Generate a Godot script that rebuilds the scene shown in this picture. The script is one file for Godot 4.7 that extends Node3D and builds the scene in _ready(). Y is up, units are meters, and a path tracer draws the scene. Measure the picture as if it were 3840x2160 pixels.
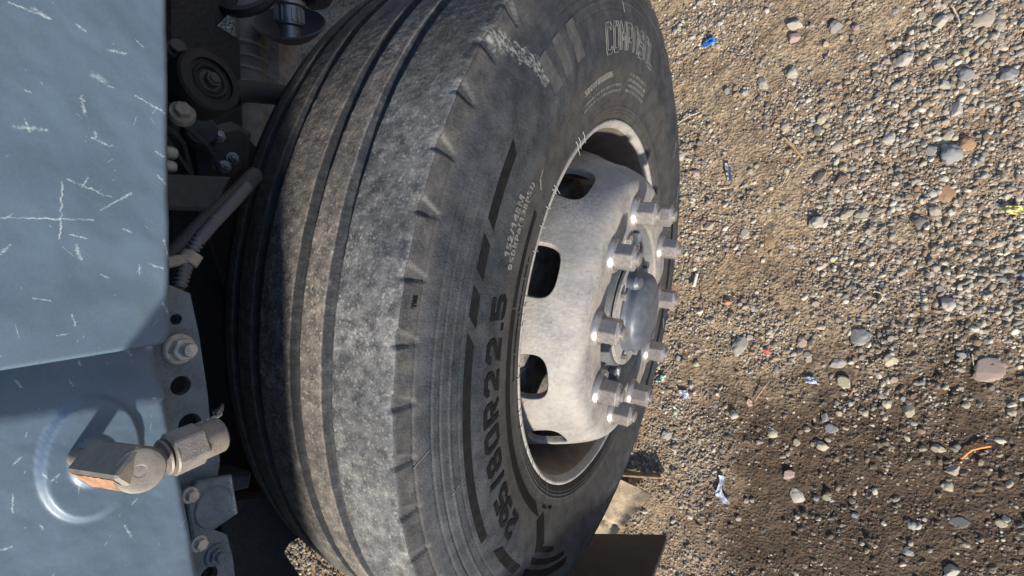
extends Node3D
# One steered front wheel of a truck seen from above its side panel; x runs along the wheel, y up, z outward. Metres.

const HUB := Vector3(0, 0.5, 0)
const TYRE_FLIP := false
const STEER := 0.15158            # the wheel is steered this far from the truck's own line
var rng := RandomNumberGenerator.new()
var noise := FastNoiseLite.new()
var M := {}
var truck: Node3D
var wheel: Node3D

# ---------------------------------------------------------------- mesh helper
class MB:
	var v := PackedVector3Array()
	var n := PackedVector3Array()
	var c := PackedColorArray()
	var u := PackedVector2Array()
	var ix := PackedInt32Array()
	var col := Color(1, 1, 1)
	func vert(p: Vector3, nn: Vector3, cc: Color, uv := Vector2.ZERO) -> int:
		v.append(p); n.append(nn); c.append(cc); u.append(uv)
		return v.size() - 1
	func face(i: int, j: int, k: int) -> void:      # turned so that the front faces along the normals
		var g := (v[j] - v[i]).cross(v[k] - v[i])
		if g.length_squared() < 1e-18: return
		if g.dot(n[i] + n[j] + n[k]) > 0.0:
			ix.append(i); ix.append(k); ix.append(j)
		else:
			ix.append(i); ix.append(j); ix.append(k)
	func flat(pts: Array, nn: Vector3) -> void:      # a convex flat polygon
		var b := v.size()
		for p in pts: vert(p, nn, col)
		for i in range(1, pts.size() - 1): face(b, b + i, b + i + 1)
	func out_flat(pts: Array, centre: Vector3) -> void:
		var nn: Vector3 = (pts[1] - pts[0]).cross(pts[2] - pts[0])
		if nn.length_squared() < 1e-20 and pts.size() > 3: nn = (pts[2] - pts[0]).cross(pts[3] - pts[0])
		nn = nn.normalized()
		if nn.dot(pts[0] - centre) < 0.0: nn = -nn
		flat(pts, nn)
	func grid(P: PackedVector3Array, nu: int, nv: int, flip := false, closed := false, C := PackedColorArray(), U := PackedVector2Array()) -> void:
		var b := v.size()
		for i in nu:
			for j in nv:
				var i0 := i - 1
				var i1 := i + 1
				if closed:
					if i0 < 0: i0 = nu - 2
					if i1 > nu - 1: i1 = 1
				else:
					i0 = maxi(i0, 0); i1 = mini(i1, nu - 1)
				var j0 := maxi(j - 1, 0)
				var j1 := mini(j + 1, nv - 1)
				var nn := (P[i1 * nv + j] - P[i0 * nv + j]).cross(P[i * nv + j1] - P[i * nv + j0])
				if nn.length_squared() < 1e-22:
					var ja := clampi(j, 1, nv - 2)
					nn = (P[i1 * nv + ja] - P[i0 * nv + ja]).cross(P[i * nv + ja + 1] - P[i * nv + ja - 1])
				nn = nn.normalized()
				if flip: nn = -nn
				vert(P[i * nv + j], nn, C[i * nv + j] if C.size() else col, U[i * nv + j] if U.size() else Vector2.ZERO)
		for i in nu - 1:
			for j in nv - 1:
				var a := b + i * nv + j
				face(a, a + nv, a + nv + 1)
				face(a, a + nv + 1, a + 1)
	func lathe(prof: Array, seg: int, x := Transform3D.IDENTITY, flip := false, sharp := 0.5) -> void:   # prof: Vector2(radius, along z)
		var runs := []
		var cur := [prof[0]]
		for i in range(1, prof.size()):
			cur.append(prof[i])
			if i < prof.size() - 1:
				var d0: Vector2 = (prof[i] - prof[i - 1]).normalized()
				var d1: Vector2 = (prof[i + 1] - prof[i]).normalized()
				if absf(d0.angle_to(d1)) > sharp:
					runs.append(cur); cur = [prof[i]]
		runs.append(cur)
		for r in runs:
			var P := PackedVector3Array()
			for s in seg + 1:
				var a := TAU * s / seg
				for q in r: P.append(x * Vector3(q.x * cos(a), q.x * sin(a), q.y))
			grid(P, seg + 1, r.size(), flip, true)
	func box(size: Vector3, x := Transform3D.IDENTITY, bev := 0.002) -> void:
		var h := size * 0.5
		bev = minf(bev, minf(h.x, minf(h.y, h.z)) * 0.8)
		var ctr := x.origin
		var pt := func(s: Vector3, ax: int) -> Vector3:
			var q := Vector3(s.x * (h.x - bev), s.y * (h.y - bev), s.z * (h.z - bev))
			q[ax] = s[ax] * h[ax]
			return x * q
		for ax in 3:
			var a2 := (ax + 1) % 3
			var a3 := (ax + 2) % 3
			for sg in [-1.0, 1.0]:
				var f := []
				for k in [[-1, -1], [1, -1], [1, 1], [-1, 1]]:
					var s := Vector3.ZERO
					s[ax] = sg; s[a2] = k[0]; s[a3] = k[1]
					f.append(pt.call(s, ax))
				out_flat(f, ctr)
				for sg2 in [-1.0, 1.0]:
					var s0 := Vector3.ZERO
					s0[ax] = sg; s0[a2] = sg2; s0[a3] = -1
					var s1 := s0
					s1[a3] = 1
					out_flat([pt.call(s0, ax), pt.call(s1, ax), pt.call(s1, a2), pt.call(s0, a2)], ctr)
		for i in 8:
			var s := Vector3(1 if i & 1 else -1, 1 if i & 2 else -1, 1 if i & 4 else -1)
			out_flat([pt.call(s, 0), pt.call(s, 1), pt.call(s, 2)], ctr)
	func prism(poly: PackedVector2Array, z0: float, z1: float, x := Transform3D.IDENTITY, bev := 0.001) -> void:   # outline in x, y; from z0 (back) to z1 (front), front edge bevelled
		if Geometry2D.is_polygon_clockwise(poly): poly.reverse()
		var inner := PackedVector2Array()
		var k := poly.size()
		for i in k:
			var d0 := (poly[i] - poly[(i + k - 1) % k]).normalized()
			var d1 := (poly[(i + 1) % k] - poly[i]).normalized()
			var n0 := Vector2(-d0.y, d0.x)
			var n1 := Vector2(-d1.y, d1.x)
			var m := (n0 + n1).normalized()
			inner.append(poly[i] + m * bev / maxf(m.dot(n0), 0.4))
		var t := Geometry2D.triangulate_polygon(inner)
		for side in 2:
			var nn := x.basis * Vector3(0, 0, 1 if side == 0 else -1)
			var src := inner if side == 0 else poly
			var b := v.size()
			for p in src: vert(x * Vector3(p.x, p.y, z1 if side == 0 else z0), nn.normalized(), col)
			for i in range(0, t.size(), 3): face(b + t[i], b + t[i + 1], b + t[i + 2])
		for i in k:
			var j := (i + 1) % k
			var d := (poly[j] - poly[i]).normalized()
			var o := Vector3(d.y, -d.x, 0)
			flat([x * Vector3(poly[i].x, poly[i].y, z0), x * Vector3(poly[j].x, poly[j].y, z0), x * Vector3(poly[j].x, poly[j].y, z1 - bev), x * Vector3(poly[i].x, poly[i].y, z1 - bev)], (x.basis * o).normalized())
			flat([x * Vector3(poly[i].x, poly[i].y, z1 - bev), x * Vector3(poly[j].x, poly[j].y, z1 - bev), x * Vector3(inner[j].x, inner[j].y, z1), x * Vector3(inner[i].x, inner[i].y, z1)], (x.basis * (o + Vector3(0, 0, 1))).normalized())
	func tube(pts: Array, rad, seg := 10, caps := true) -> void:
		var P := PackedVector3Array()
		var k := pts.size()
		var up := Vector3(0.13, 0.71, 0.35)
		for i in k:
			var d: Vector3 = (pts[mini(i + 1, k - 1)] - pts[maxi(i - 1, 0)]).normalized()
			var a := (up - d * up.dot(d)).normalized()
			up = a
			var b := d.cross(a)
			var r: float = rad[i] if rad is Array or rad is PackedFloat32Array else rad
			for s in seg + 1:
				var an := TAU * s / seg
				P.append(pts[i] + (a * cos(an) + b * sin(an)) * r)
		var base := v.size()
		grid(P, k, seg + 1, false)
		# outward normals
		for i in k:
			for s in seg + 1:
				var q := base + i * (seg + 1) + s
				var o: Vector3 = v[q] - pts[i]
				n[q] = o.normalized()
		var redo := ix
		for i in range(0, redo.size(), 3):
			if redo[i] >= base:
				var g := (v[redo[i + 1]] - v[redo[i]]).cross(v[redo[i + 2]] - v[redo[i]])
				if g.dot(n[redo[i]] + n[redo[i + 1]] + n[redo[i + 2]]) > 0.0:
					var tmp := redo[i + 1]
					redo[i + 1] = redo[i + 2]; redo[i + 2] = tmp
		ix = redo
		if caps:
			for e in [0, k - 1]:
				var f := []
				for s in seg: f.append(P[e * (seg + 1) + s])
				var d: Vector3 = (pts[0] - pts[1]) if e == 0 else (pts[k - 1] - pts[k - 2])
				flat(f, d.normalized())
	func mesh() -> ArrayMesh:
		var a := []
		a.resize(Mesh.ARRAY_MAX)
		a[Mesh.ARRAY_VERTEX] = v; a[Mesh.ARRAY_NORMAL] = n; a[Mesh.ARRAY_COLOR] = c; a[Mesh.ARRAY_TEX_UV] = u; a[Mesh.ARRAY_INDEX] = ix
		var m := ArrayMesh.new()
		m.add_surface_from_arrays(Mesh.PRIMITIVE_TRIANGLES, a)
		return m

# ---------------------------------------------------------------- scene helpers
func put(called: String, mb, material: Material, parent: Node = self, at := Vector3.ZERO) -> MeshInstance3D:
	var o := MeshInstance3D.new()
	o.name = called
	o.mesh = mb.mesh() if mb is MB else mb
	o.material_override = material
	o.position = at
	parent.add_child(o, true)
	return o

func tag(o: Node, label: String, category: String, group := "") -> Node:
	o.set_meta("label", label); o.set_meta("category", category)
	if group: o.set_meta("group", group)
	return o

func along(dir: Vector3, at: Vector3, roll := 0.0) -> Transform3D:      # z axis laid along dir
	var z := dir.normalized()
	var x := Vector3.UP.cross(z)
	if x.length() < 0.01: x = Vector3.RIGHT
	x = x.normalized()
	return Transform3D(Basis(x, z.cross(x), z), at) * Transform3D(Basis(Vector3(0, 0, 1), roll), Vector3.ZERO)

func hexa(r: float, round_ := 0.0) -> PackedVector2Array:
	var p := PackedVector2Array()
	for i in 6:
		for s in ([-1, 1] if round_ > 0.0 else [0]):
			var a: float = TAU * i / 6 + s * round_
			p.append(Vector2(cos(a), sin(a)) * r)
	return p

func ball(r: float, seg := 8) -> PackedVector2Array:
	var p := PackedVector2Array()
	for i in seg: p.append(Vector2.from_angle(TAU * i / seg) * r)
	return p

func mat(lin: Color, rough := 0.6, metal := 0.0) -> StandardMaterial3D:
	var m := StandardMaterial3D.new()
	m.albedo_color = Color(lin.r, lin.g, lin.b).linear_to_srgb()
	m.roughness = rough
	m.metallic = metal
	return m

func painted(rough := 0.7, metal := 0.0) -> StandardMaterial3D:      # colour comes from the vertices
	var m := mat(Color(1, 1, 1), rough, metal)
	m.vertex_color_use_as_albedo = true
	return m

func surf(m: StandardMaterial3D, alb: Texture2D, nrm: Texture2D, tile: float, depth := 1.0) -> StandardMaterial3D:
	m.uv1_triplanar = true
	m.uv1_scale = Vector3.ONE / tile
	if alb: m.albedo_texture = alb
	if nrm:
		m.normal_enabled = true
		m.normal_texture = nrm
		m.normal_scale = depth
	return m

func field(sd: int, freq: float, oct: int, side: int, kind := FastNoiseLite.TYPE_SIMPLEX_SMOOTH) -> PackedByteArray:
	var f := FastNoiseLite.new()
	f.seed = sd; f.frequency = freq; f.noise_type = kind
	f.fractal_type = FastNoiseLite.FRACTAL_FBM if oct > 1 else FastNoiseLite.FRACTAL_NONE
	f.fractal_octaves = oct
	var im := f.get_seamless_image(side, side, false, false, 0.12, true)
	im.convert(Image.FORMAT_L8)
	return im.get_data()

func bump(h: PackedByteArray, side: int, scale: float) -> ImageTexture:
	var im := Image.create_from_data(side, side, false, Image.FORMAT_L8, h)
	im.convert(Image.FORMAT_RGBA8)
	im.bump_map_to_normal_map(scale)
	return ImageTexture.create_from_image(im)

# grime: a tile of about one, darkened and lightened by two noises, with flecks sprinkled on it
func grime(sd: int, side: int, low: float, contrast: float, flecks: int, fleck_lin: Color, warm := 0.0, big := 3.5) -> ImageTexture:
	var a := field(sd, 0.012, 4, side)
	var b := field(sd + 7, 0.07, 3, side)
	var d := PackedByteArray()
	d.resize(side * side * 3)
	for i in side * side:
		var t := low + contrast * ((a[i] / 255.0 - 0.5) * 1.3 + (b[i] / 255.0 - 0.5) * 0.9)
		t = clampf(t, 0.05, 1.0)
		var w := warm * (a[i] / 255.0 - 0.5)
		d[i * 3] = int(255.0 * clampf(pow(t * (1.0 + w), 0.4545), 0.0, 1.0))
		d[i * 3 + 1] = int(255.0 * pow(t, 0.4545))
		d[i * 3 + 2] = int(255.0 * clampf(pow(t * (1.0 - w), 0.4545), 0.0, 1.0))
	var r := RandomNumberGenerator.new()
	r.seed = sd
	var fc := fleck_lin.linear_to_srgb()
	for k in flecks:
		var x := r.randi() % side
		var y := r.randi() % side
		var s := 1 + int(pow(r.randf(), 4.0) * big)
		var f := r.randf_range(0.35, 1.0)
		for dx in s:
			for dy in s:
				if s > 2 and r.randf() < 0.3: continue
				var q := (((y + dy) % side) * side + (x + dx) % side) * 3
				d[q] = int(lerpf(d[q], fc.r8, f)); d[q + 1] = int(lerpf(d[q + 1], fc.g8, f)); d[q + 2] = int(lerpf(d[q + 2], fc.b8, f))
	return ImageTexture.create_from_image(Image.create_from_data(side, side, false, Image.FORMAT_RGB8, d))

# ---------------------------------------------------------------- everything
func _ready() -> void:
	rng.seed = 20240
	noise.seed = 5
	noise.frequency = 1.0
	noise.noise_type = FastNoiseLite.TYPE_SIMPLEX_SMOOTH
	camera_and_light()
	materials()
	ground()
	truck = Node3D.new()
	truck.name = "truck"
	truck.rotation.y = STEER
	add_child(truck)
	tag(truck, "parked blue grey truck with a dusty front wheel turned out under its scratched side", "truck")
	body()
	bracket()
	elbow()
	underside()
	wheel = Node3D.new()
	wheel.name = "wheel"
	wheel.position = HUB
	wheel.rotation.y = -STEER
	truck.add_child(wheel)
	tyre()
	lettering()
	rim()
	hub()
	stones()
	litter()
	gravel()

func camera_and_light() -> void:
	var cam := Camera3D.new()
	cam.name = "camera"
	cam.keep_aspect = Camera3D.KEEP_HEIGHT
	cam.fov = 59.93
	cam.near = 0.01
	cam.far = 600.0
	cam.transform = Transform3D(Basis(Vector3(0.13075, -0.48695, 0.86359), Vector3(0.98855, -0.0021, -0.15085), Vector3(0.07527, 0.87343, 0.4811)).orthonormalized(), Vector3(0.0728, 1.3233, 0.2719))
	add_child(cam)
	cam.current = true
	var e := Environment.new()
	e.background_mode = Environment.BG_SKY
	var sm := ProceduralSkyMaterial.new()
	sm.sky_top_color = Color(0.43, 0.54, 0.71)
	sm.sky_horizon_color = Color(0.78, 0.80, 0.83)
	sm.sky_curve = 0.12
	sm.ground_bottom_color = Color(0.36, 0.31, 0.26)
	sm.ground_horizon_color = Color(0.62, 0.62, 0.62)
	sm.sky_energy_multiplier = 1.0
	var sky := Sky.new()
	sky.sky_material = sm
	e.sky = sky
	e.tonemap_mode = Environment.TONE_MAPPER_LINEAR
	e.tonemap_exposure = 1.95
	e.sdfgi_enabled = true
	e.ssao_enabled = true
	e.ssil_enabled = true
	var we := WorldEnvironment.new()
	we.name = "world_environment"
	we.environment = e
	add_child(we)
	var sun := DirectionalLight3D.new()
	sun.name = "sun"
	sun.light_energy = 1.4
	sun.light_color = Color(1.0, 0.965, 0.915)
	sun.light_angular_distance = 3.5
	sun.shadow_enabled = true
	add_child(sun)
	sun.look_at_from_position(Vector3(-0.80, 0.56, 0.57) * 5.0, Vector3.ZERO, Vector3.UP)

func materials() -> void:
	var n512 := field(3, 0.05, 4, 512)
	var fine := bump(n512, 512, 6.0)
	var fine2 := bump(field(11, 0.12, 2, 512), 512, 5.0)
	var rub := grime(21, 512, 0.80, 0.55, 1500, Color(0.9, 0.9, 0.86), 0.06)
	var dusty := grime(31, 1024, 0.36, 0.40, 13000, Color(1, 1, 0.94), 0.10, 11.0)
	var smear := grime(41, 512, 0.86, 0.4, 500, Color(0.55, 0.5, 0.42), 0.1)
	M.tread = surf(painted(0.86), dusty, fine, 0.23, 0.26)
	M.rubber = surf(painted(0.62), rub, fine2, 0.2, 0.25)
	M.letter = surf(mat(Color(0.011, 0.011, 0.012), 0.75), rub, null, 0.1)
	M.faint = surf(mat(Color(0.062, 0.064, 0.066), 0.55), rub, null, 0.1)
	M.mark = surf(mat(Color(0.135, 0.132, 0.125), 0.6), rub, null, 0.1)  # paler than the rubber, standing in for light caught by raised print
	M.letter.metallic_specular = 0.2
	M.rubber.metallic_specular = 0.38
	M.hair = mat(Color(0.05, 0.05, 0.05), 0.6)
	M.pale_hair = mat(Color(0.24, 0.24, 0.23), 0.6)
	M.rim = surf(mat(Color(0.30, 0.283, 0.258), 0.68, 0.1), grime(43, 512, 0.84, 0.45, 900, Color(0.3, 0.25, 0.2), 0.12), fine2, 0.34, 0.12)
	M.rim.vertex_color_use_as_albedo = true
	M.rim_in = surf(mat(Color(0.15, 0.122, 0.098), 0.6, 0.1), smear, fine2, 0.2, 0.2)
	M.chrome = surf(mat(Color(0.36, 0.33, 0.305), 0.32, 0.55), smear, fine2, 0.06, 0.3)
	M.steel = surf(mat(Color(0.33, 0.34, 0.34), 0.42, 0.7), smear, fine2, 0.1, 0.4)
	M.cap = surf(mat(Color(0.095, 0.105, 0.125), 0.46, 0.15), smear, fine2, 0.12, 0.3)
	M.brass = surf(mat(Color(0.21, 0.185, 0.15), 0.55, 0.2), smear, fine2, 0.05, 0.14)
	M.rust = surf(mat(Color(0.42, 0.22, 0.12), 0.8, 0.1), grime(51, 256, 0.75, 0.9, 300, Color(1, 0.9, 0.8), 0.3), fine, 0.04, 0.8)
	M.frame = surf(mat(Color(0.015, 0.017, 0.02), 0.7), smear, fine, 0.2, 0.4)
	M.plate = surf(mat(Color(0.105, 0.145, 0.178), 0.5, 0.05), smear, fine2, 0.12, 0.35)
	M.bolt = surf(mat(Color(0.48, 0.49, 0.48), 0.35, 0.45), smear, fine2, 0.05, 0.3)
	M.black = surf(mat(Color(0.014, 0.015, 0.017), 0.7), smear, fine2, 0.1, 0.3)
	M.hose = surf(mat(Color(0.048, 0.048, 0.055), 0.6), smear, fine2, 0.1, 0.3)
	M.conduit = mat(Color(0.11, 0.11, 0.12), 0.5)
	M.axle = surf(mat(Color(0.30, 0.27, 0.225), 0.85), smear, fine, 0.15, 0.5)
	M.axle_pale = surf(mat(Color(0.46, 0.43, 0.40), 0.85), smear, fine, 0.15, 0.5)
	M.flap = surf(mat(Color(0.050, 0.038, 0.028), 0.8), smear, fine2, 0.3, 0.2)
	M.card = surf(mat(Color(0.48, 0.37, 0.24), 0.9), smear, fine, 0.15, 0.5)
	M.stone = surf(painted(0.85), grime(61, 256, 0.8, 0.6, 500, Color(1, 1, 0.95), 0.1), fine, 0.04, 0.9)
	M.earth = surf(painted(0.95), grime(71, 1024, 0.72, 0.8, 9000, Color(1, 0.95, 0.85), 0.12), fine, 0.22, 1.6)

# measured outlines and points, truck axes (forward, up, outward)
var FRAME := PackedVector2Array([Vector2(0.4259, 0.9868), Vector2(0.4893, 0.87), Vector2(0.436, 0.8858), Vector2(0.398, 0.9123), Vector2(0.3926, 0.8799), Vector2(0.2597, 0.8754), Vector2(0.2178, 0.8252), Vector2(0.0458, 0.775), Vector2(-0.2149, 0.7756), Vector2(-0.2972, 0.8263), Vector2(-0.3558, 0.8265), Vector2(-0.4464, 0.7948), Vector2(-0.3607, 0.9886)])
var BRACKET := PackedVector2Array([Vector2(0.0365, 1.1637), Vector2(0.0271, 1.1422), Vector2(0.0004, 1.1368), Vector2(-0.0399, 1.1312), Vector2(-0.0588, 1.1297), Vector2(-0.068, 1.1249), Vector2(-0.0874, 1.1231), Vector2(-0.097, 1.1245), Vector2(-0.0975, 1.1319), Vector2(-0.1108, 1.1332), Vector2(-0.1309, 1.1293), Vector2(-0.1396, 1.1185), Vector2(-0.1566, 1.1144), Vector2(-0.1862, 1.111), Vector2(-0.1574, 1.1641)])
var COVER := PackedVector2Array([Vector2(-0.093, 1.1425), Vector2(-0.0963, 1.1204), Vector2(-0.1236, 1.116), Vector2(-0.1296, 1.1371), Vector2(-0.1303, 1.146), Vector2(-0.1013, 1.1497)])
const HOLES := [Vector3(0.0108, 1.1506, -0.06), Vector3(-0.0317, 1.1479, -0.06), Vector3(-0.0579, 1.1424, -0.06), Vector3(-0.1619, 1.1307, -0.06)]
const BOLTS := [Vector3(-0.0081, 1.1497, -0.06), Vector3(-0.0997, 1.1459, -0.05), Vector3(-0.1324, 1.1406, -0.05), Vector3(-0.1497, 1.1267, -0.06)]
const HOSE := [Vector3(0.1365, 1.031, -0.16), Vector3(0.1074, 1.0689, -0.13), Vector3(0.0898, 1.0927, -0.115), Vector3(0.0716, 1.1133, -0.105), Vector3(0.0567, 1.1278, -0.1), Vector3(0.0484, 1.1361, -0.1)]
const CONDUIT := [Vector3(0.1176, 1.0583, -0.13), Vector3(0.0933, 1.0923, -0.1), Vector3(0.0797, 1.1088, -0.09), Vector3(0.0649, 1.1229, -0.085), Vector3(0.0524, 1.1299, -0.085), Vector3(0.0398, 1.1361, -0.08), Vector3(0.0307, 1.1397, -0.078)]
const CLAMP := Vector3(0.0502, 1.1355, -0.085)
const EYE := [Vector3(0.2276, 1.0454, -0.22), Vector3(0.2373, 1.0085, -0.22), Vector3(0.2487, 0.9524, -0.22), Vector3(0.2505, 1.0687, -0.22), Vector3(0.1935, 1.064, -0.22)]
const STUBS := [Vector3(0.1527, 1.0777, -0.21), Vector3(0.14, 1.0784, -0.21), Vector3(0.2228, 0.9494, -0.36), Vector3(0.225, 0.9691, -0.36), Vector3(0.1863, 0.9418, -0.36), Vector3(0.1989, 0.9313, -0.36)]
var MEMBER := PackedVector2Array([Vector2(0.1302, 1.093), Vector2(0.1401, 1.0274), Vector2(0.1167, 1.0373), Vector2(0.1036, 1.0487), Vector2(0.0998, 1.0931)])
var KNUCKLE := PackedVector2Array([Vector2(0.2329, 0.9605), Vector2(0.261, 0.9078), Vector2(0.2527, 0.8786), Vector2(0.2006, 0.8847), Vector2(0.1686, 0.908), Vector2(0.1765, 0.9506)])
const AX := [Vector3(0.5645, 0.7784, -0.55), Vector3(0.3127, 0.779, -0.55), Vector3(0.5926, 0.7253, -0.55), Vector3(0.3202, 0.726, -0.55), Vector3(0.454, 0.7787, -0.55), Vector3(0.4316, 0.7787, -0.55), Vector3(0.4106, 0.7788, -0.55), Vector3(0.3862, 0.7788, -0.55)]
const DISH := [Vector3(0.483, 0.7678, -0.46), Vector3(0.525, 0.7776, -0.46), Vector3(0.4508, 0.7725, -0.46), Vector3(0.5424, 0.7091, -0.46), Vector3(0.4472, 0.8818, -0.4), Vector3(0.5038, 0.7049, -0.46)]
var LOWBOX := PackedVector2Array([Vector2(-0.1891, 0.9788), Vector2(-0.197, 0.9407), Vector2(-0.216, 0.9444), Vector2(-0.2131, 0.9718)])
var LOWDARK := PackedVector2Array([Vector2(-0.2289, 0.9606), Vector2(-0.2496, 0.8903), Vector2(-0.2904, 0.8626), Vector2(-0.3269, 0.8363), Vector2(-0.3265, 0.8639), Vector2(-0.3366, 0.8734), Vector2(-0.4016, 0.8364), Vector2(-0.3388, 0.9609)])
const WIRE := [Vector3(-0.0559, 1.1472, -0.05), Vector3(-0.0524, 1.1479, -0.04), Vector3(-0.0511, 1.1431, -0.04), Vector3(-0.0517, 1.1365, -0.045), Vector3(-0.0519, 1.131, -0.05)]
const SCRATCHES := [[0.1561, 1.2393, 0.1552, 1.2245, 1.3524], [0.1574, 1.2314, 0.1553, 1.2252, 2.1639], [0.1575, 1.2156, 0.1554, 1.2117, 1.3524], [0.1504, 1.2028, 0.1515, 1.1951, 1.6229], [0.1359, 1.2094, 0.1341, 1.2037, 3.7868], [0.0614, 1.242, 0.0642, 1.2087, 1.0819], [0.0811, 1.2211, 0.0536, 1.2218, 1.3524], [0.0824, 1.2191, 0.0763, 1.2018, 1.3524], [0.085, 1.2108, 0.0796, 1.2134, 1.0819], [0.0691, 1.2063, 0.0802, 1.1926, 1.0819], [0.0764, 1.197, 0.0798, 1.1926, 1.6229], [0.0516, 1.2158, 0.044, 1.2138, 2.1639], [0.1021, 1.2375, 0.1041, 1.226, 2.4344], [0.1065, 1.2335, 0.1015, 1.2322, 1.3524], [0.1047, 1.2095, 0.1025, 1.2004, 1.6229], [0.1324, 1.2029, 0.1323, 1.2003, 0.8115], [0.1239, 1.2133, 0.1147, 1.2118, 2.1639], [0.1315, 1.1907, 0.1264, 1.1764, 1.3524], [0.1046, 1.1813, 0.1025, 1.1764, 1.6229], [0.0919, 1.1804, 0.0874, 1.1755, 1.6229], [0.0453, 1.2421, 0.0499, 1.2389, 1.3524], [0.0612, 1.1962, 0.0595, 1.1926, 1.3524], [0.0262, 1.2317, 0.0247, 1.2247, 0.8115], [0.0183, 1.2174, 0.0125, 1.2159, 1.0819], [0.0375, 1.2055, 0.0356, 1.2022, 1.0819], [0.0433, 1.1843, 0.0414, 1.1776, 1.3524], [0.0431, 1.189, 0.0379, 1.1887, 0.8115], [-0.0054, 1.2105, -0.0084, 1.2097, 1.6229], [-0.0018, 1.19, -0.0063, 1.1873, 1.3524], [-0.0112, 1.2345, -0.0149, 1.2331, 1.3524], [-0.0143, 1.2152, -0.0173, 1.2144, 1.0819], [-0.0473, 1.2385, -0.0446, 1.2358, 1.3524], [-0.0584, 1.2263, -0.0557, 1.2235, 1.6229], [-0.0595, 1.2385, -0.0683, 1.2385, 0.8115], [-0.091, 1.1965, -0.0987, 1.193, 1.3524], [-0.0538, 1.2291, -0.0561, 1.2277, 1.0819], [-0.0283, 1.1826, -0.0294, 1.1813, 1.8934], [0.1081, 1.2078, 0.1052, 1.2075, 2.1639], [0.0561, 1.2181, 0.0548, 1.2111, 1.0819], [-0.0774, 1.2292, -0.0797, 1.2281, 1.0819], [-0.0822, 1.1929, -0.0801, 1.1902, 1.0819], [-0.0517, 1.1982, -0.0542, 1.1968, 1.3524], [-0.0832, 1.2423, -0.0832, 1.2385, 1.3524], [0.0577, 1.1775, 0.047, 1.1746, 1.3524], [0.1196, 1.2342, 0.1193, 1.2315, 1.0819], [0.1606, 1.1906, 0.158, 1.1869, 0.8115], [0.0229, 1.1776, 0.0162, 1.1736, 2.1639], [0.0084, 1.2233, 0.0089, 1.2189, 0.8115]]
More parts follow.
